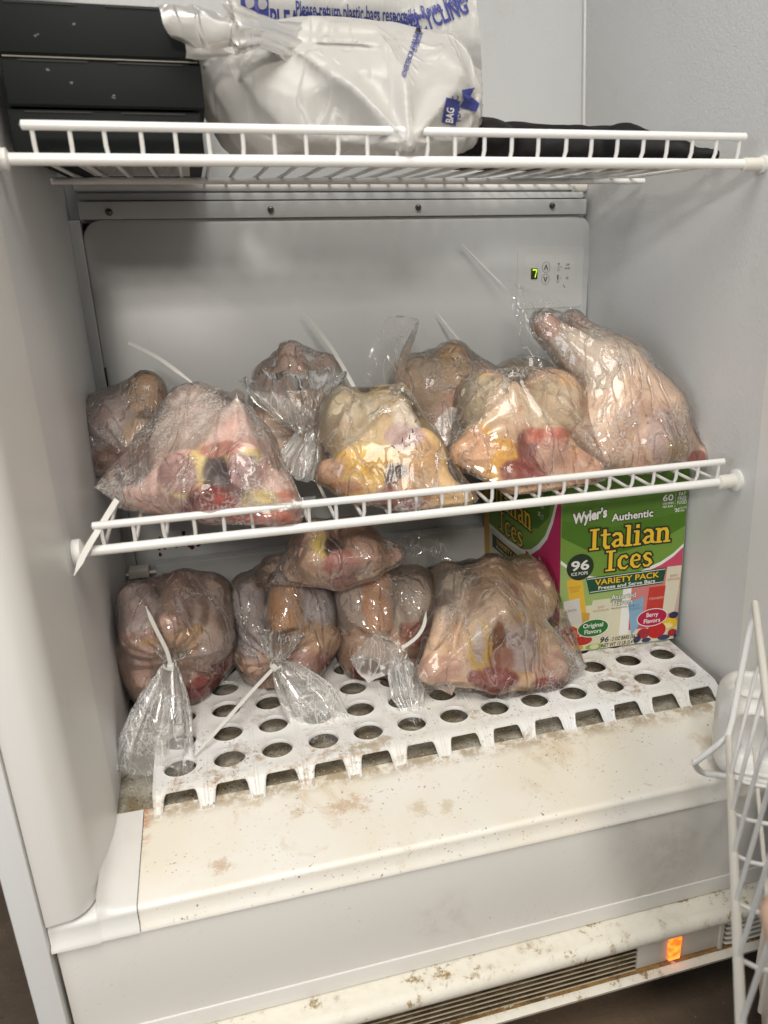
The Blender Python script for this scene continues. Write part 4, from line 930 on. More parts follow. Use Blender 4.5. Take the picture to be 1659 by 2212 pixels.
# orange bird right of the middle
b = make_bird('bagged_chicken', 'round orange and pink bagged bird with a bloody neck opening, standing above the green carton',
    [hul([pt(1112, 840, .085), pt(1010, 980, .055), pt(1100, 1030, .032), pt(1160, 1040, .028), pt(1250, 1020, .035), pt(1205, 930, .11), pt(1050, 940, .12)], .006), ellr(pt(1055, 885, .125), (.034, .05, .042)), ellr(pt(1192, 885, .12), (.038, .052, .044)), ellr(pt(1080, 980, .055), (.024, .018, .034)), ellr(pt(1190, 990, .050), (.026, .018, .036)), neg(pt(1138, 985, .012), (.009, .022, .026)),
     cap(pt(1035, 945, .07), .016, pt(1003, 978, .055), .013), cap(pt(1003, 978, .055), .013, pt(1090, 1028, .035), .012), cap(pt(1215, 985, .05), .016, pt(1285, 1015, .038), .010), cap(pt(1120, 1038, .03), .012, pt(1250, 1030, .035), .010)],
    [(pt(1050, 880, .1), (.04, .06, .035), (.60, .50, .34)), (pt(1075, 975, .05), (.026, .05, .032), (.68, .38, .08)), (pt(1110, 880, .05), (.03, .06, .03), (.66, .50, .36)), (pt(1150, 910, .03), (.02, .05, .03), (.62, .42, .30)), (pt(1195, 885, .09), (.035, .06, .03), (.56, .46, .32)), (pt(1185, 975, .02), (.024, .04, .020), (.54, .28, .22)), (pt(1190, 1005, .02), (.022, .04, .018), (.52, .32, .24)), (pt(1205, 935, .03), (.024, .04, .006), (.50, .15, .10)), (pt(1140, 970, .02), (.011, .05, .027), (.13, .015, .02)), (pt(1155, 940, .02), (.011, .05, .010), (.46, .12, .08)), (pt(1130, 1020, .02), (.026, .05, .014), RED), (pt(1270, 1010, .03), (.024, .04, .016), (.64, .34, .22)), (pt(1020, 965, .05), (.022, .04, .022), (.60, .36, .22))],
    base=(.66, .43, .25), spikes=[(pt(1110, 808, .09), .006, pt(1115, 820, .09), .008), (pt(984, 972, .052), .002, pt(1000, 975, .05), .004), (pt(1312, 1024, .035), .001, pt(1290, 1018, .036), .004)], film_mat='film', shelf=ZS, film_t=.030, k=.006)
# long bird leaning against the right wall
b = make_bird('bagged_chicken', 'long pale bagged bird leaning against the right wall with both legs pointing up',
    [cap(pt(1392, 900, .10), .047, pt(1320, 800, .12), .036), cap(pt(1320, 820, .11), .034, pt(1190, 712, .15), .013), cap(pt(1340, 800, .14), .034, pt(1240, 705, .18), .012), ellr(pt(1180, 702, .15), (.013, .012, .012)), ellr(pt(1235, 697, .18), (.013, .012, .011)),
     ellr(pt(1330, 900, .10), (.055, .05, .05)), ellr(pt(1395, 960, .07), (.032, .04, .034)), cap(pt(1300, 930, .08), .028, pt(1370, 1005, .055), .016), cap(pt(1265, 940, .08), .022, pt(1300, 985, .06), .020), cap(pt(1430, 930, .09), .030, pt(1490, 985, .075), .018), ellr(pt(1505, 995, .07), (.012, .014, .013))],
    [(pt(1250, 760, .12), (.06, .08, .04), (.58, .50, .42)), (pt(1180, 702, .14), (.016, .03, .016), (.50, .30, .26)), (pt(1237, 697, .17), (.016, .03, .010), (.46, .26, .22)), (pt(1395, 960, .04), (.03, .05, .05), (.64, .44, .34)), (pt(1425, 940, .05), (.014, .04, .030), (.46, .34, .32)), (pt(1385, 1005, .045), (.006, .02, .005), (.55, .06, .04)), (pt(1502, 990, .06), (.010, .03, .010), (.30, .05, .04)), (pt(1460, 965, .06), (.016, .04, .014), (.55, .40, .20)), (pt(1340, 980, .05), (.03, .04, .018), (.62, .42, .30))],
    base=(.66, .50, .39), spikes=[(pt(1400, 1015, .055), .004, pt(1380, 1000, .055), .008), (pt(1525, 1000, .07), .003, pt(1505, 995, .07), .006), (pt(1170, 690, .15), .008, pt(1180, 700, .15), .010)], film_mat='film_frost', shelf=ZS, film_t=.007)
crumple_sheet('bag_end', [[pt(1095, 600, .19), pt(1112, 680, .18), pt(1150, 770, .16)], [pt(1135, 622, .19), pt(1150, 690, .17), pt(1170, 760, .155)], [pt(1190, 640, .19), pt(1205, 700, .185), pt(1200, 740, .165)], [pt(1242, 668, .195), pt(1252, 705, .19), pt(1260, 730, .18)]], 'film', b, 30, 30, .003, 24)
crumple_sheet('bag_end', [[pt(1112, 640, .17), pt(1122, 720, .16), pt(1155, 840, .13)], [pt(1150, 690, .16), pt(1165, 760, .15), pt(1190, 850, .12)]], 'film', b, 26, 16, .004, 34)
zip_tie(b, [pt(1478, 906, .12), pt(1535, 862, .10), pt(1580, 802, .09)], .0034, head=False)
# small one at the back on the left
b = make_bird('bagged_chicken', 'small greyish bagged bird far back in the left corner of the middle shelf',
    [ellr(pt(255, 930, .26), (.042, .05, .046)), cap(pt(318, 845, .25), .020, pt(318, 900, .25), .026), ellr(pt(240, 990, .25), (.032, .04, .032)), ellr(pt(320, 960, .24), (.038, .04, .036)), cap(pt(305, 935, .22), .018, pt(285, 960, .21), .016)],
    [(pt(245, 910, .23), (.035, .06, .035), (.44, .38, .38)), (pt(320, 850, .23), (.022, .05, .03), (.50, .34, .22)), (pt(318, 905, .22), (.010, .04, .013), (.06, .04, .05)), (pt(300, 935, .21), (.016, .03, .016), (.58, .44, .32)), (pt(260, 1000, .22), (.03, .04, .02), (.36, .22, .18))],
    base=(.44, .35, .31), film_mat='film', knot=(pt(285, 985, .195), (0, -1, .1)), spikes=[(pt(282, 990, .205), .004, pt(282, 985, .22), .012)], shelf=ZS)
crumple_sheet('bag_end', [[pt(230, 990, .20), pt(285, 975, .195), pt(340, 930, .19)], [pt(225, 1030, .20), pt(280, 1010, .19), pt(350, 965, .18)]], 'film', b, 20, 14, .004, 44)
# big rear one, knotted
b = make_bird('bagged_chicken', 'frosted bagged bird behind the two front left ones, bag gathered in creases',
    [ellr(pt(640, 900, .225), (.050, .05, .050)), cap(pt(575, 820, .24), .016, pt(600, 880, .23), .030), cap(pt(700, 800, .24), .018, pt(690, 870, .22), .034), cap(pt(628, 765, .24), .014, pt(640, 840, .23), .026), ellr(pt(650, 1000, .19), (.034, .04, .032)), cap(pt(580, 930, .19), .026, pt(600, 1010, .17), .024)],
    [(pt(640, 810, .2), (.06, .06, .04), (.50, .36, .31)), (pt(590, 960, .16), (.03, .05, .04), (.56, .42, .34)), (pt(690, 850, .2), (.03, .05, .03), (.50, .36, .26)), (pt(665, 1020, .17), (.03, .04, .02), (.38, .18, .16))],
    base=(.50, .38, .33), film_mat='film_frost', knot=(pt(668, 925, .15), (0, -1, .15)), spikes=[(pt(668, 930, .165), .005, pt(665, 925, .19), .02)], shelf=ZS, film_t=.014)
tail_sheet('bag_end', [pt(668, 920, .165), pt(662, 955, .14), pt(645, 1000, .125), pt(640, 1030, .118)], [.012, .030, .046, .040], 'tail_white', b, pleats=6, amp=.007, seed=6)
crumple_sheet('bag_end', [[pt(530, 850, .13), pt(590, 900, .13), pt(655, 925, .15)], [pt(548, 845, .13), pt(600, 880, .128), pt(668, 905, .15)], [pt(600, 850, .14), pt(640, 870, .14), pt(690, 905, .155)]], 'tail', b, 20, 14, .003, 54)
zip_tie(b, [pt(772, 850, .16), pt(715, 750, .22), pt(640, 654, .28)], .0042, head=False)
tail_sheet('bag_end', [pt(668, 925, .150), pt(655, 900, .150), pt(640, 855, .165), pt(632, 815, .185)], [.010, .040, .085, .115], 'fan', b, pleats=13, amp=.005, seed=16, flat=.35)
# rear one between the golden and the orange bird
b = make_bird('bagged_chicken', 'brownish bagged bird at the back of the shelf between the golden and the orange one',
    [ellr(pt(960, 860, .24), (.052, .05, .048)), cap(pt(978, 778, .25), .022, pt(972, 840, .24), .030), ellr(pt(900, 830, .25), (.034, .04, .034)), ellr(pt(1030, 850, .25), (.036, .04, .040)), ellr(pt(965, 900, .20), (.026, .03, .026)), ellr(pt(940, 980, .19), (.045, .04, .034))],
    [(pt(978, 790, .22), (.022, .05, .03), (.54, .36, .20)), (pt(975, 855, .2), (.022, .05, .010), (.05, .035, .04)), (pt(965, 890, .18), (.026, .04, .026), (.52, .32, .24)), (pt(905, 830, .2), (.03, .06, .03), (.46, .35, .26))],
    base=(.46, .34, .26), film_mat='film', shelf=ZS, film_t=.012)
crumple_sheet('bag_end', [[pt(780, 812, .22), pt(800, 745, .22), pt(832, 690, .23), pt(865, 680, .235)], [pt(805, 830, .215), pt(830, 760, .215), pt(862, 705, .225), pt(880, 684, .23)], [pt(840, 838, .215), pt(862, 770, .21), pt(885, 715, .22), pt(903, 688, .23)], [pt(868, 828, .22), pt(880, 780, .22), pt(897, 730, .225), pt(904, 705, .23)]], 'tail', b, 30, 30, .0035, 64)
crumple_sheet('bag_end', [[pt(945, 905, .12), pt(950, 960, .11), pt(955, 1020, .09)], [pt(985, 880, .12), pt(985, 950, .11), pt(975, 1030, .08)], [pt(1010, 930, .12), pt(1005, 980, .11), pt(985, 1035, .08)]], 'tail_white', b, 18, 22, .004, 74)
zip_tie(b, [pt(1010, 758, .27), pt(975, 715, .30), pt(942, 674, .33)], .0030, head=False)
# sliver of one more behind the orange bird
make_bird('bagged_chicken', 'bagged bird mostly hidden behind the orange one, only its pale back showing',
    [ellr(pt(1130, 870, .25), (.055, .05, .055)), ellr(pt(1195, 900, .25), (.05, .05, .05)), ellr(pt(1160, 815, .25), (.032, .04, .018))],
    [(pt(1130, 810, .22), (.05, .06, .03), (.46, .38, .30))], base=(.48, .38, .30), film_mat='film', shelf=ZS, h=.0034, bagh=.0036)

# lower level
b = make_bird('bagged_chicken', 'purplish bagged bird in the lower left corner, white zip tie standing up',
    [ellr(pt(378, 1345, .20), (.058, .06, .056)), cap(pt(395, 1268, .165), .019, pt(372, 1355, .112), .021), cap(pt(300, 1300, .165), .022, pt(318, 1372, .125), .027), cap(pt(450, 1290, .165), .026, pt(440, 1375, .13), .032), cap(pt(300, 1420, .15), .026, pt(330, 1480, .14), .024), cap(pt(470, 1400, .16), .026, pt(400, 1470, .14), .030), ellr(pt(370, 1400, .14), (.026, .03, .022)), ellr(pt(385, 1470, .18), (.050, .05, .035))],
    [(pt(310, 1320, .15), (.032, .06, .034), (.40, .32, .31)), (pt(395, 1300, .13), (.022, .06, .04), (.44, .30, .25)), (pt(450, 1340, .13), (.04, .06, .045), (.42, .33, .30)), (pt(330, 1375, .12), (.014, .04, .009), (.50, .30, .10)), (pt(395, 1370, .11), (.026, .03, .008), (.48, .28, .12)), (pt(400, 1395, .11), (.02, .03, .01), (.52, .34, .22)), (pt(345, 1365, .12), (.03, .04, .007), (.30, .16, .13)), (pt(440, 1490, .13), (.022, .05, .018), (.28, .02, .015)), (pt(470, 1455, .15), (.013, .05, .024), (.26, .02, .015))],
    base=(.50, .34, .29), film_mat='film_dim', knot=(pt(366, 1430, .095), (0, -1, .2)), spikes=[(pt(366, 1432, .105), .004, pt(370, 1428, .13), .018)], shelf=ZF, film_t=.006, k=.0055)
tail_sheet('bag_end', [pt(366, 1432, .10), pt(362, 1470, .085), pt(350, 1545, .060), pt(338, 1615, .034), pt(332, 1675, .008)], [.008, .026, .052, .068, .072], 'tail', b, pleats=8, amp=.007, seed=1, normal=(0, -1, .5), flat=.42)
tail_sheet('bag_end', [pt(366, 1430, .095), pt(370, 1412, .100), pt(376, 1385, .108)], [.008, .030, .060], 'fan', b, pleats=12, amp=.003, seed=17, flat=.3, normal=(0, -1, .4))
zip_tie(b, [pt(369, 1440, .088), pt(360, 1405, .082), pt(335, 1355, .075), pt(315, 1310, .07)], .0038, loop=(pt(366, 1434, .099), (0, .6, -.8), .0062))
b = make_bird('bagged_chicken', 'bottom bagged bird second from left, orange leg between grey thighs, tail flopping right',
    [ellr(pt(610, 1340, .19), (.052, .06, .055)), ellr(pt(540, 1330, .17), (.026, .04, .050)), ellr(pt(680, 1320, .15), (.026, .035, .036)), cap(pt(622, 1275, .14), .020, pt(615, 1350, .125), .021), ellr(pt(560, 1400, .15), (.030, .04, .034)), cap(pt(690, 1375, .14), .026, pt(650, 1420, .125), .028), ellr(pt(610, 1440, .16), (.046, .045, .030)), cap(pt(600, 1240, .2), .022, pt(580, 1280, .19), .026)],
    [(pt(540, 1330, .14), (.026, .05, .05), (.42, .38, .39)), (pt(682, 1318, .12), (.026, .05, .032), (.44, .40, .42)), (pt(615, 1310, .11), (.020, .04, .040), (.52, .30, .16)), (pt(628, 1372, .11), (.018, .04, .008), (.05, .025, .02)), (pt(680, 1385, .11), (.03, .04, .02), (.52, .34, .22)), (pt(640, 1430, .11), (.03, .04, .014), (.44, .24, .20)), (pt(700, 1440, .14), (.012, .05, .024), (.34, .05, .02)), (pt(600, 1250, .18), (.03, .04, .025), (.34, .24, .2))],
    base=(.52, .35, .27), film_mat='film_dim', knot=(pt(595, 1432, .095), (0, -1, .2)), spikes=[(pt(596, 1432, .105), .004, pt(600, 1425, .125), .018), (pt(550, 1460, .13), .004, pt(560, 1440, .13), .01)], shelf=ZF, film_t=.006, k=.0055)
tail_sheet('bag_end', [pt(596, 1432, .10), pt(625, 1462, .085), pt(672, 1520, .060), pt(712, 1572, .040), pt(740, 1602, .028)], [.008, .034, .056, .046, .016], 'tail_white', b, pleats=7, amp=.005, seed=2, normal=(0, -1, .6), flat=.35)
tail_sheet('bag_end', [pt(596, 1430, .092), pt(600, 1405, .092), pt(604, 1368, .098)], [.008, .030, .052], 'fan', b, pleats=11, amp=.003, seed=18, flat=.3, normal=(0, -1, .4))
zip_tie(b, [pt(592, 1442, .086), pt(545, 1492, .070), pt(480, 1565, .042), pt(420, 1632, .015)], .0036, loop=(pt(596, 1434, .099), (.4, .5, -.8), .0062))
b = make_bird('bagged_chicken', 'bottom bagged bird third from left, big round knot and short tail',
    [ellr(pt(835, 1340, .17), (.052, .06, .055)), ellr(pt(770, 1310, .15), (.030, .04, .046)), ellr(pt(895, 1305, .15), (.032, .045, .046)), cap(pt(815, 1260, .14), .018, pt(812, 1345, .12), .019), ellr(pt(790, 1400, .14), (.034, .04, .036)), cap(pt(900, 1370, .14), .024, pt(850, 1410, .12), .026), ellr(pt(825, 1440, .14), (.044, .04, .026))],
    [(pt(770, 1300, .12), (.028, .05, .045), (.46, .38, .34)), (pt(895, 1300, .12), (.03, .05, .045), (.46, .38, .32)), (pt(815, 1300, .10), (.017, .04, .044), (.54, .29, .16)), (pt(800, 1400, .10), (.035, .04, .026), (.52, .34, .24)), (pt(905, 1370, .11), (.02, .04, .016), (.42, .18, .14)), (pt(800, 1460, .11), (.032, .05, .014), (.26, .02, .015)), (pt(840, 1465, .11), (.02, .05, .012), (.24, .02, .015))],
    base=(.54, .37, .28), film_mat='film_dim', knot=(pt(862, 1405, .085), (0, -1, .2)), spikes=[(pt(862, 1408, .09), .008, pt(850, 1395, .115), .02)], shelf=ZF, film_t=.007, k=.0055)
crumple_sheet('bag_end', [[pt(755, 1425, .085), pt(800, 1380, .075), pt(860, 1385, .078)], [pt(775, 1455, .080), pt(810, 1420, .066), pt(868, 1412, .070)], [pt(800, 1478, .085), pt(840, 1458, .07), pt(880, 1430, .076)]], 'tail_white', b, 26, 26, .0045, 84)
tail_sheet('bag_end', [pt(868, 1418, .085), pt(868, 1450, .072), pt(880, 1500, .05), pt(892, 1540, .033), pt(900, 1556, .028)], [.012, .030, .034, .020, .006], 'tail_white', b, pleats=6, amp=.006, seed=3, normal=(0, -1, .5), flat=.5)
crumple_sheet('bag_end', [[pt(870, 1420, .08), pt(930, 1450, .06), pt(985, 1478, .035)], [pt(878, 1445, .07), pt(930, 1480, .045), pt(975, 1502, .02)]], 'tail', b, 22, 14, .003, 94)
zip_tie(b, [pt(868, 1400, .07), pt(898, 1378, .07), pt(915, 1352, .075), pt(920, 1322, .085)], .0038, head=False, loop=(pt(866, 1414, .085), (.1, .5, -.8), .0062))
b = make_bird('bagged_chicken', 'bagged bird beside the green carton, yellow rimmed cut muscles facing out, wings spread',
    [hul([pt(1015, 1240, .14), pt(1110, 1235, .14), pt(1070, 1225, .13), pt(985, 1440, .055), pt(1060, 1465, .035), pt(1165, 1450, .04), pt(1165, 1370, .09), pt(970, 1370, .10), pt(1085, 1330, .035)], .010), ellr(pt(978, 1285, .13), (.026, .05, .036)), ellr(pt(1140, 1275, .13), (.030, .05, .040)), cap(pt(1062, 1245, .12), .022, pt(1075, 1335, .06), .030), ellr(pt(1028, 1390, .055), (.020, .018, .034)), ellr(pt(1118, 1393, .045), (.026, .014, .036)), neg(pt(1075, 1415, .02), (.007, .024, .026)),
     cap(pt(965, 1330, .085), .014, pt(935, 1445, .055), .015), cap(pt(935, 1447, .055), .014, pt(1000, 1455, .045), .013), cap(pt(1170, 1390, .06), .018, pt(1205, 1450, .040), .014), cap(pt(1070, 1465, .03), .014, pt(1175, 1462, .034), .012)],
    [(pt(985, 1280, .1), (.03, .05, .035), (.48, .40, .33)), (pt(1065, 1310, .06), (.04, .06, .035), (.56, .42, .31)), (pt(1115, 1393, .045), (.027, .03, .036), (.62, .34, .09)), (pt(1118, 1393, .045), (.0215, .03, .031), (.52, .43, .43)), (pt(1040, 1393, .05), (.014, .03, .032), (.62, .40, .06)), (pt(1034, 1385, .05), (.007, .03, .024), (.46, .38, .36)), (pt(1078, 1400, .03), (.007, .04, .030), (.20, .07, .03)), (pt(1085, 1425, .03), (.013, .03, .014), (.36, .16, .12)), (pt(1065, 1468, .025), (.026, .03, .014), (.26, .05, .055)), (pt(1200, 1450, .03), (.026, .03, .02), (.60, .38, .30)), (pt(950, 1445, .05), (.026, .03, .014), (.58, .36, .28)), (pt(1190, 1478, .03), (.022, .03, .008), (.34, .04, .03))],
    base=(.64, .46, .32), film_mat='film', spikes=[(pt(1262, 1440, .04), .002, pt(1210, 1440, .045), .008), (pt(1205, 1330, .08), .004, pt(1160, 1300, .1), .01), (pt(905, 1470, .045), .002, pt(930, 1455, .05), .008)], shelf=ZF, film_t=.026)
crumple_sheet('bag_corner', [[pt(1150, 1290, .085), pt(1195, 1360, .07), pt(1262, 1420, .05)], [pt(1175, 1350, .07), pt(1215, 1400, .055), pt(1262, 1445, .04)], [pt(1200, 1430, .045), pt(1225, 1450, .035), pt(1240, 1468, .025)]], 'film', b, 22, 22, .0022, 104)
b = make_bird('bagged_chicken', 'bagged bird lying on two others just under the middle shelf, dark cavity facing out',
    [ellr(pt(720, 1185, .15), (.050, .05, .030)), cap(pt(680, 1155, .12), .016, pt(685, 1215, .09), .022), cap(pt(765, 1150, .12), .017, pt(790, 1200, .09), .021), cap(pt(640, 1230, .11), .013, pt(720, 1248, .09), .011), cap(pt(800, 1215, .09), .012, pt(850, 1198, .095), .010), ellr(pt(735, 1215, .085), (.018, .016, .017)), cap(pt(735, 1248, .09), .010, pt(800, 1225, .09), .010)],
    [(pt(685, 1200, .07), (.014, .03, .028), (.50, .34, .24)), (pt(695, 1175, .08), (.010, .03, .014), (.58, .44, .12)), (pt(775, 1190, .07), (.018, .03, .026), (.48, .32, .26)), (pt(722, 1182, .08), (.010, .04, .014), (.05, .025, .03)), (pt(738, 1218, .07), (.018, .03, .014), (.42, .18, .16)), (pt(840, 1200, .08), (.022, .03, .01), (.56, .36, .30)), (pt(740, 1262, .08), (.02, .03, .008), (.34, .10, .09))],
    base=(.50, .33, .25), film_mat='film_dim', spikes=[(pt(588, 1256, .10), .002, pt(630, 1240, .105), .008), (pt(862, 1192, .09), .002, pt(850, 1198, .09), .006)], film_t=.006, bagh=.0026, k=.006)
# loose dark bag lying at the back of the lower level
lb = empty('empty_bag', tuple(pt(920, 1200, .22))); tag(lb, 'crumpled empty clear bag at the back of the bottom level, left of the carton', 'plastic bag')
crumple_sheet('film_sheet', [[pt(845, 1160, .20), pt(850, 1210, .20), pt(870, 1235, .19)], [pt(920, 1150, .21), pt(930, 1195, .20), pt(940, 1225, .18)], [pt(975, 1170, .21), pt(985, 1200, .20), pt(990, 1225, .19)]], 'film_dim', lb, 30, 26, .008, 114)
crumple_sheet('film_sheet', [[pt(860, 1180, .17), pt(880, 1230, .17)], [pt(960, 1180, .17), pt(975, 1215, .16)]], 'film_dim', lb, 24, 20, .007, 124)
# tie hanging from the left end of the middle shelf
tie = zip_tie(None, [pt(252, 1080, .03), pt(215, 1140, .0), pt(185, 1190, -.012), pt(160, 1243, -.02)], .0048, head=False)
tag(tie, 'long white zip tie hanging over the left end of the middle shelf', 'zip tie')
tie = zip_tie(None, [pt(998, 527, .345), pt(1050, 580, .34), pt(1095, 625, .33)], .0016, head=False); tag(tie, 'thin clear zip tie against the back panel, left of the control panel', 'zip tie')

# ------------------------------------------------------------------ white carrier bag on the upper shelf
gb = empty('carrier_bag', tuple(pt(760, 300, .08))); tag(gb, 'knotted white carrier bag full of stacked bowls, blue printing on its back and side', 'carrier bag')
prims = [cap(pt(540, 190, .09), .045, pt(700, 190, .09), .052), cap(pt(700, 180, .09), .052, pt(930, 190, .09), .046), ellr(pt(620, 290, .10), (.055, .06, .035)), ellr(pt(880, 250, .06), (.050, .05, .045)), cap(pt(860, 260, .04), .030, pt(884, 312, -.006), .005), ellr(pt(960, 230, .08), (.034, .05, .045)), cap(pt(540, 330, .12), .012, pt(900, 330, .12), .012), cap(pt(500, 300, .11), .012, pt(500, 160, .11), .030)]
lo, hi = bounds(prims, .012); g, sh = grid(lo, hi, .003); G = g.reshape(-1, 3); S = field(G, prims, .03)
pl = hull_planes(prim_pts(prims)); H = np.full(len(G), .05); near = S < .05; hv = np.full(near.sum(), -1.)
for q in pl: hv = np.maximum(hv, G[near] @ q[:3] - q[3])
H[near] = hv
B = np.maximum(H, S - .007 - .006 * wob(G, 55, 31))
tipp = pt(884, 312, -.006); q = G - tipp; th = np.arctan2(q[:, 0], q[:, 2]); rr = np.linalg.norm(q, axis=1)
w30 = wob(G, 26, 3)
B += .0075 * (np.abs(np.sin(4.2 * th + 1.3 * w30)) - .5) * np.exp(-((rr - .055) / .06) ** 2)
kq = G - pt(610, 85, .05); kth = np.arctan2(kq[:, 1], kq[:, 2]); kr = np.linalg.norm(kq, axis=1)
B += .0055 * (np.abs(np.sin(5.3 * kth + 1.5 * w30)) - .5) * np.exp(-((kr - .05) / .05) ** 2)
kq = G - pt(1000, 250, .09); kth = np.arctan2(kq[:, 0], kq[:, 2]); kr = np.linalg.norm(kq, axis=1)
B += .0045 * (np.abs(np.sin(5.0 * kth + 1.5 * w30)) - .5) * np.exp(-((kr - .045) / .04) ** 2) + .0009 * wob(G, 150, 44)
B = np.where((G[:, 1] > .004) & (G[:, 2] < .5492), np.maximum(B, .5492 - G[:, 2]), B)
V, Q = nets(B.reshape(sh), lo, .003); gbody = mesh_np('bag_body', V, Q, M['grocery'], gb)
bvh = BVHTree.FromPolygons([tuple(v) for v in V.tolist()], [tuple(f) for f in Q.tolist()])
# bowls nested on their side inside
for i in range(14):
    c = pt(520 + i * 25, 215, .10); m = MB(); R_ = .040; cc = np.array([c[0], .10, .5985]); VV = []
    for k in range(28):
        a = 2 * PI * k / 28
        VV += [cc + [0, R_ * math.cos(a), R_ * math.sin(a)], cc + [.0022, R_ * .97 * math.cos(a), R_ * .97 * math.sin(a)], cc + [.016, R_ * .70 * math.cos(a), R_ * .70 * math.sin(a)]]
    FF = []
    for k in range(28):
        k2 = (k + 1) % 28; FF += [(3 * k, 3 * k2, 3 * k2 + 1, 3 * k + 1), (3 * k + 1, 3 * k2 + 1, 3 * k2 + 2, 3 * k + 2)]
    FF.append(tuple(3 * k + 2 for k in range(28)))
    o = m.add(VV, FF).build('foam_bowl', M['foam'], None, smooth=True); tag(o, ['white foam bowl at the left end of the nested row seen through the white bag', 'white foam bowl nested inside the white carrier bag'][i > 0], 'bowl', 'foam bowls nested inside the white carrier bag')
# twisted handle flopping to the left
def bagsheet(name, rows, nu, nv, amp, seed): return crumple_sheet(name, rows, 'grocery', gb, nu, nv, amp, seed)
bagsheet('bag_handle', [[pt(342, 10, .012), pt(420, 8, .014), pt(500, 35, .022), pt(585, 62, .04)], [pt(352, 45, .004), pt(430, 35, .006), pt(510, 50, .014), pt(590, 68, .04)], [pt(368, 80, .008), pt(440, 82, .006), pt(510, 82, .014), pt(580, 76, .04)], [pt(402, 100, .016), pt(440, 115, .012), pt(495, 100, .02), pt(560, 84, .04)]], 36, 26, .0028, 5)
bagsheet('bag_handle', [[pt(398, 85, .014), pt(402, 108, .014), pt(400, 124, .018)], [pt(430, 95, .010), pt(440, 118, .010), pt(450, 128, .018)], [pt(470, 95, .016), pt(490, 110, .016), pt(505, 118, .02)]], 16, 16, .002, 6)
tail_sheet('bag_twist', [pt(640, 110, .065), pt(600, 84, .04), pt(555, 68, .022), pt(500, 62, .012)], [.040, .022, .022, .036], 'grocery', gb, normal=(0, -1, 0), pleats=7, amp=.003, seed=9, flat=.7)
# tall back flap with the printing
fl = bagsheet('bag_back_flap', [[pt(490, -60, .15), pt(500, 10, .145), pt(560, 90, .14), pt(600, 130, .14)], [pt(640, -70, .13), pt(650, 0, .12), pt(680, 70, .13), pt(700, 130, .14)], [pt(800, -70, .13), pt(810, 0, .12), pt(820, 60, .13), pt(830, 130, .14)], [pt(930, -70, .13), pt(940, 0, .12), pt(950, 90, .12), pt(960, 170, .14)], [pt(1018, -60, .13), pt(1030, 20, .12), pt(1040, 90, .12), pt(1044, 150, .13)]], 60, 40, .0022, 8)
fv = np.array([v.co[:] for v in fl.data.vertices]); fbvh = BVHTree.FromPolygons([tuple(v) for v in fv.tolist()], [tuple(p.vertices) for p in fl.data.polygons])
tm_ = []
def ink_on(tree, name, txt, a, b, size, bold=.02, parent=gb, mat=None, depth=.1, shear=0, lift=.0016, poly=None):
    """print laid along a line on the film, following its surface"""
    a3, b3 = pt(*a, depth), pt(*b, depth); u = b3 - a3; L = np.linalg.norm(u); u /= L; up = np.cross([0, -1, 0.], u); up = -up if up[2] < 0 and abs(u[2]) < .9 else up; up /= np.linalg.norm(up)
    if abs(u[2]) > .8 and up[0] > 0: up = -up
    V0, F0 = poly if poly else text_poly(txt, size, bold); x0 = min(p[0] for p in V0); x1 = max(p[0] for p in V0); out = []
    bm = bmesh.new(); vs_ = [bm.verts.new((x, y, 0)) for x, y in V0]
    for f in F0:
        try: bm.faces.new([vs_[i] for i in f])
        except ValueError: pass
    bmesh.ops.triangulate(bm, faces=bm.faces)
    for _ in range(4):
        E_ = [e for e in bm.edges if e.calc_length() > .0045]
        if not E_: break
        bmesh.ops.subdivide_edges(bm, edges=E_, cuts=1)
    bmesh.ops.triangulate(bm, faces=bm.faces)
    for v in bm.verts:
        w3 = a3 + u * ((v.co.x - x0) / (x1 - x0) * L + shear * v.co.y) + up * v.co.y
        d = w3 - CAM; d /= np.linalg.norm(d); hit = tree.ray_cast(Vector(CAM), Vector(d))
        p = Vector(w3) if hit[0] is None else hit[0] - Vector(d) * lift
        v.co = p
    me = bpy.data.meshes.new(name); bm.to_mesh(me); bm.free(); me.materials.append(mat or M['blue_ink']); return link(name, me, parent)
ink_on(fbvh, 'printed_words', 'Please return plastic bags responsibly', (640, 34), (905, 52), .0160, depth=.12)
ink_on(fbvh, 'printed_words', 'PLEASE RECYCLE', (585, 66), (800, 84), .0230, .03, depth=.12)
ink_on(fbvh, 'printed_words', 'Reduce. Reuse. Recycle', (858, 62), (1012, 2), .0140, depth=.12)
ink_on(fbvh, 'printed_words', 'RECYCLING', (880, 84), (1014, 26), .0190, .03, depth=.12)
sq = [(0, 0), (.034, 0), (.034, .026), (0, .026)]; ink_on(fbvh, 'printed_emblem', '', (522, 52), (582, 58), 0, poly=(sq, [(0, 1, 2, 3)]), depth=.12)
def shoe(dx): return ([(dx + .006 * math.cos(t) * (1.3 if math.cos(t) > 0 else .8), .013 + .0045 * math.sin(t)) for t in np.linspace(0, 2 * PI, 17)[:-1]], [tuple(range(16))])
ink_on(fbvh, 'printed_emblem', '', (530, 42), (550, 45), 0, poly=shoe(.0), mat=M['grocery'], depth=.12, lift=.0024); ink_on(fbvh, 'printed_emblem', '', (556, 44), (576, 48), 0, poly=shoe(.0), mat=M['grocery'], depth=.12, lift=.0024)
ink_on(bvh, 'printed_words', 'ADVERTENCIA. PARA EVITAR', (876, 168), (912, 56), .0060, .02, depth=.06)
ink_on(bvh, 'printed_words', 'ESTABLECIDO', (899, 112), (914, 70), .0055, .02, depth=.06)
def quadp(a, b, c, d): return ([a, b, c, d], [(0, 1, 2, 3)])
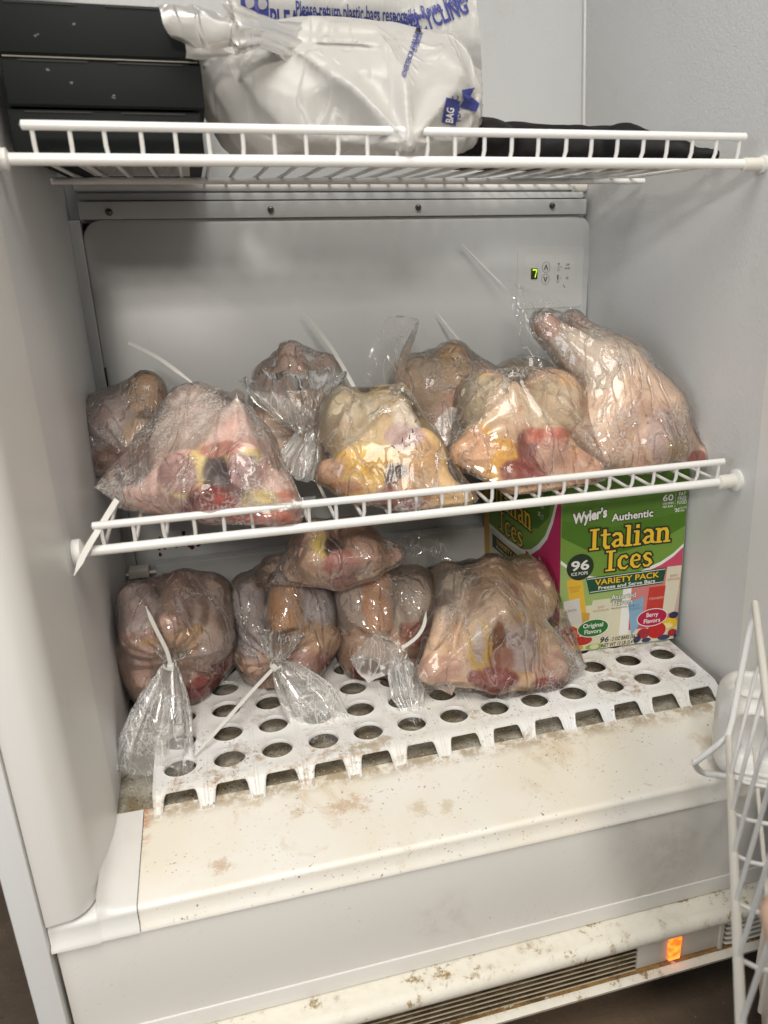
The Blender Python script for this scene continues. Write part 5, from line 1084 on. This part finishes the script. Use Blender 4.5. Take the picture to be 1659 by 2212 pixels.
ink_on(bvh, 'printed_emblem', '', (968, 268), (978, 214), 0, poly=quadp((0, -.007), (.028, -.007), (.028, .006), (0, .006)), depth=.07, lift=.0022)
ink_on(bvh, 'printed_words', 'BAG', (978, 266), (981, 234), .0095, .02, mat=M['foam'], depth=.07, lift=.0034)
ink_on(bvh, 'printed_words', 'PLASTIC', (996, 262), (990, 206), .0085, .02, depth=.07, lift=.0026)
ink_on(bvh, 'printed_emblem', '', (1010, 240), (1012, 188), 0, poly=([(0, -.008), (.010, -.011), (.018, -.002), (.028, -.006), (.024, .006), (.012, .004), (.004, .008)], [(0, 1, 2, 3, 4, 5, 6)]), depth=.08, lift=.0022)

# black plastic bag, right
prims = [ellr(pt(1035, 290, .10), (.030, .05, .020)), cap(pt(1045, 278, .12), .014, pt(1110, 286, .12), .012), cap(pt(1110, 300, .11), .022, pt(1350, 300, .08), .018), cap(pt(1350, 300, .07), .020, pt(1470, 312, .04), .009), cap(pt(1470, 314, .04), .009, pt(1545, 316, .02), .004), cap(pt(980, 330, .12), .016, pt(1400, 330, .10), .012), cap(pt(1000, 330, .16), .014, pt(1350, 320, .2), .012), cap(pt(1040, 272, .13), .010, pt(1100, 290, .13), .010), cap(pt(1100, 285, .13), .009, pt(1330, 278, .13), .011)]
prims = [(p[0], p[1] - np.array([0, 0, .007]), p[2] * .9, p[3] - np.array([0, 0, .007]), p[4] * .9) if p[0] == 'c' else (p[0], p[1] - np.array([0, 0, .007]), p[2], p[3]) for p in prims]
lo, hi = bounds(prims, .01); g, sh = grid(lo, hi, .003); G = g.reshape(-1, 3); S = field(G, prims, .010) - .001 + .0022 * wob(G, 100, 3) + .0012 * wob(G, 300, 4)
S = np.maximum(S, .5485 - G[:, 2]); S = np.where(G[:, 1] < .006, np.maximum(S, .0065 - G[:, 1]), S)
V, Q = nets(S.reshape(sh), lo, .003); bb = mesh_np('black_bag', V, Q, M['black_film'], None); tag(bb, 'limp black plastic bag lying on the right half of the upper shelf', 'plastic bag')

# ------------------------------------------------------------------ open door at the right with its wire basket
hd = np.array([-.547, -.837, 0.]); hn = np.array([-.837, .547, 0.]); H0 = np.array([.705, -.185, 0.])
def D3(u, n, z): return H0 + hd * u + hn * n + np.array([0, 0, z])
dm = MB(); c = [D3(-.01, 0, -.2), D3(.70, 0, -.2), D3(.70, -.06, -.2), D3(-.01, -.06, -.2)]; c2 = [p + np.array([0, 0, 1.4]) for p in c]
door = dm.add(c + c2, [(0, 1, 5, 4), (1, 2, 6, 5), (2, 3, 7, 6), (3, 0, 4, 7), (4, 5, 6, 7), (3, 2, 1, 0)]).build('door', M['cream'], fz, bevel=.004)
# moulded liner bin at the hinge side
prims = [cap(D3(.03, .02, .045), .030, D3(.6, .02, .045), .030), cap(D3(.03, .045, .050), .034, D3(.6, .045, .050), .034)]
def rb(G, u0, u1, n0, n1, z0, z1, r):
    q = G - H0; a = q @ hd; b = q @ hn; cc_ = np.array([(u0 + u1) / 2, (n0 + n1) / 2, (z0 + z1) / 2]); hh = np.array([(u1 - u0) / 2, (n1 - n0) / 2, (z1 - z0) / 2]) - r
    d = np.abs(np.stack([a, b, q[:, 2]], 1) - cc_) - hh; return np.linalg.norm(np.maximum(d, 0), axis=1) + np.minimum(d.max(1), 0) - r
lo, hi = np.array([.24, -.75, -.03]), np.array([.73, -.09, .17])
g, sh = grid(lo, hi, .004); G = g.reshape(-1, 3)
S = rb(G, -.01, .072, -.005, .163, .004, .094, .024); S = smin(S, rb(G, .0, .62, -.01, .085, .004, .094, .02), .01)
S = np.maximum(S, -rb(G, .012, .052, .080, .148, .070, .12, .010)); S = np.maximum(S, -rb(G, .05, .09, .095, .150, .022, .080, .012))
V, Q = nets(S.reshape(sh), lo, .004); mesh_np('door_liner', V, Q, M['trim'], fz)
c = [D3(.075, .100, -.19), D3(.69, .100, -.19), D3(.69, .0, -.19), D3(.075, .0, -.19)]; c2 = [p + np.array([0, 0, .20]) for p in c]
MB().add(c + c2, [(0, 1, 5, 4), (1, 2, 6, 5), (2, 3, 7, 6), (3, 0, 4, 7), (4, 5, 6, 7), (3, 2, 1, 0)]).build('door_inner_panel', M['sill'], fz, bevel=.006)
for k in range(6):
    u = .10 + k * .045; MB().tube([D3(u, .101, -.18), D3(u, .101, .005), D3(u, .09, .0115), D3(u, .02, .0115)], .0028, n=8).build('liner_rib', M['cream'], fz, smooth=True)
bk = empty('door_basket', tuple(PZ(1574, 1590, .07))); tag(bk, 'white wire basket hooked on the inside of the open door at the right edge', 'wire basket')
B0 = PZ(1574, 1590, .07); B1 = PZ(1600, 2200, .07); dr = (B1 - B0) / np.linalg.norm(B1 - B0); A0 = PZ(1631, 1303, .188); A1 = A0 + dr * .34; A1[2] -= 0
B2 = B0 + dr * .36
MB().tube([B0, B1, B2], .0032, n=12).build('bottom_rail', M['wire_old'], bk, smooth=True)
MB().tube([A0, A0 + dr * .1, A1], .0031, n=12).build('top_rail', M['wire_old'], bk, smooth=True)
e1 = P(1500, 1648, B0[1] + .012); e2 = P(1517, 1668, B0[1] + .02); 
side = -hn
MB().tube(spline([A0, (A0 + B0) / 2, B0 + (A0 - B0) * .06, B0 + (e1 - B0) * .25, e1 + (B0 - e1) * .12, e1, e2, e2 + side * .02, e2 + side * .10], 5), .0029, n=10).build('end_wire', M['wire'], bk, smooth=True)
for i in range(7):
    t = A0 + dr * (.0887 + .048 * i); m = B0 + dr * (.058 + .046 * i)
    MB().tube([t, t + (m - t) * .94, m, m - np.array([0, 0, .004]) + side * .012, m - np.array([0, 0, .006]) + side * .09], .0016, n=8).build('wire', M['wire'], bk, smooth=True)
for i in range(1, 5):
    MB().tube([B0 + side * (.022 * i) + np.array([0, 0, -.008]), B2 + side * (.022 * i) + np.array([0, 0, -.008])], .0016, n=8).build('floor_wire', M['wire_old'], bk, smooth=True)

# ------------------------------------------------------------------ hand holding the door, close to the lens
def cray(x, y, dist):
    r = ROT @ np.array([(x - PCX) / FOC, -(y - PCY) / FOC, -1.0]); return CAM + r * dist
hx = ROT[:, 0]; hy = ROT[:, 1]; hz = ROT[:, 2]; base = cray(1930, 2200, .30)
def hp(x, y, z): return base + (hx * x + hy * y + hz * z) * .001
prims = []
for (x, y, L, rad, cu) in ((-8, 30, 30, 8.6, .2), (12, 36, 33, 9, .15), (32, 34, 31, 8.6, .2), (50, 26, 25, 7.6, .25)):
    a = hp(x, y, 0); b1 = hp(x - 9, y + L * .95, -6); b2 = hp(x - 16, y + L * 1.55, -20); b3 = hp(x - 14, y + L * 1.65, -38)
    prims += [cap(a, rad * .00108, b1, rad * .00098), cap(b1, rad * .00098, b2, rad * .0009), cap(b2, rad * .0009, b3, rad * .0008)]
prims += [cap(hp(-4, 26, 0), .0125, hp(0, -40, 0), .015), cap(hp(14, 30, 0), .0125, hp(14, -42, 0), .0155), cap(hp(32, 28, 0), .012, hp(28, -42, 0), .015), cap(hp(48, 20, 0), .011, hp(38, -42, 0), .014)]
prims += [cap(hp(-6, -22, -4), .014, hp(-24, 0, -14), .0115), cap(hp(-24, 0, -14), .0112, hp(-30, 26, -26), .0095), cap(hp(16, -44, 0), .024, hp(40, -190, 20), .034)]
lo, hi = bounds(prims, .006); g, sh = grid(lo, hi, .0026); G = g.reshape(-1, 3); S = field(G, prims, .006) + wob(G, 300, 3) * .0003
V, Q = nets(S.reshape(sh), lo, .0026); hnd = mesh_np('hand', V, Q, M['skin_hand'], None); tag(hnd, 'out of focus fingers of a hand at the bottom right corner beside the door basket', 'hand')
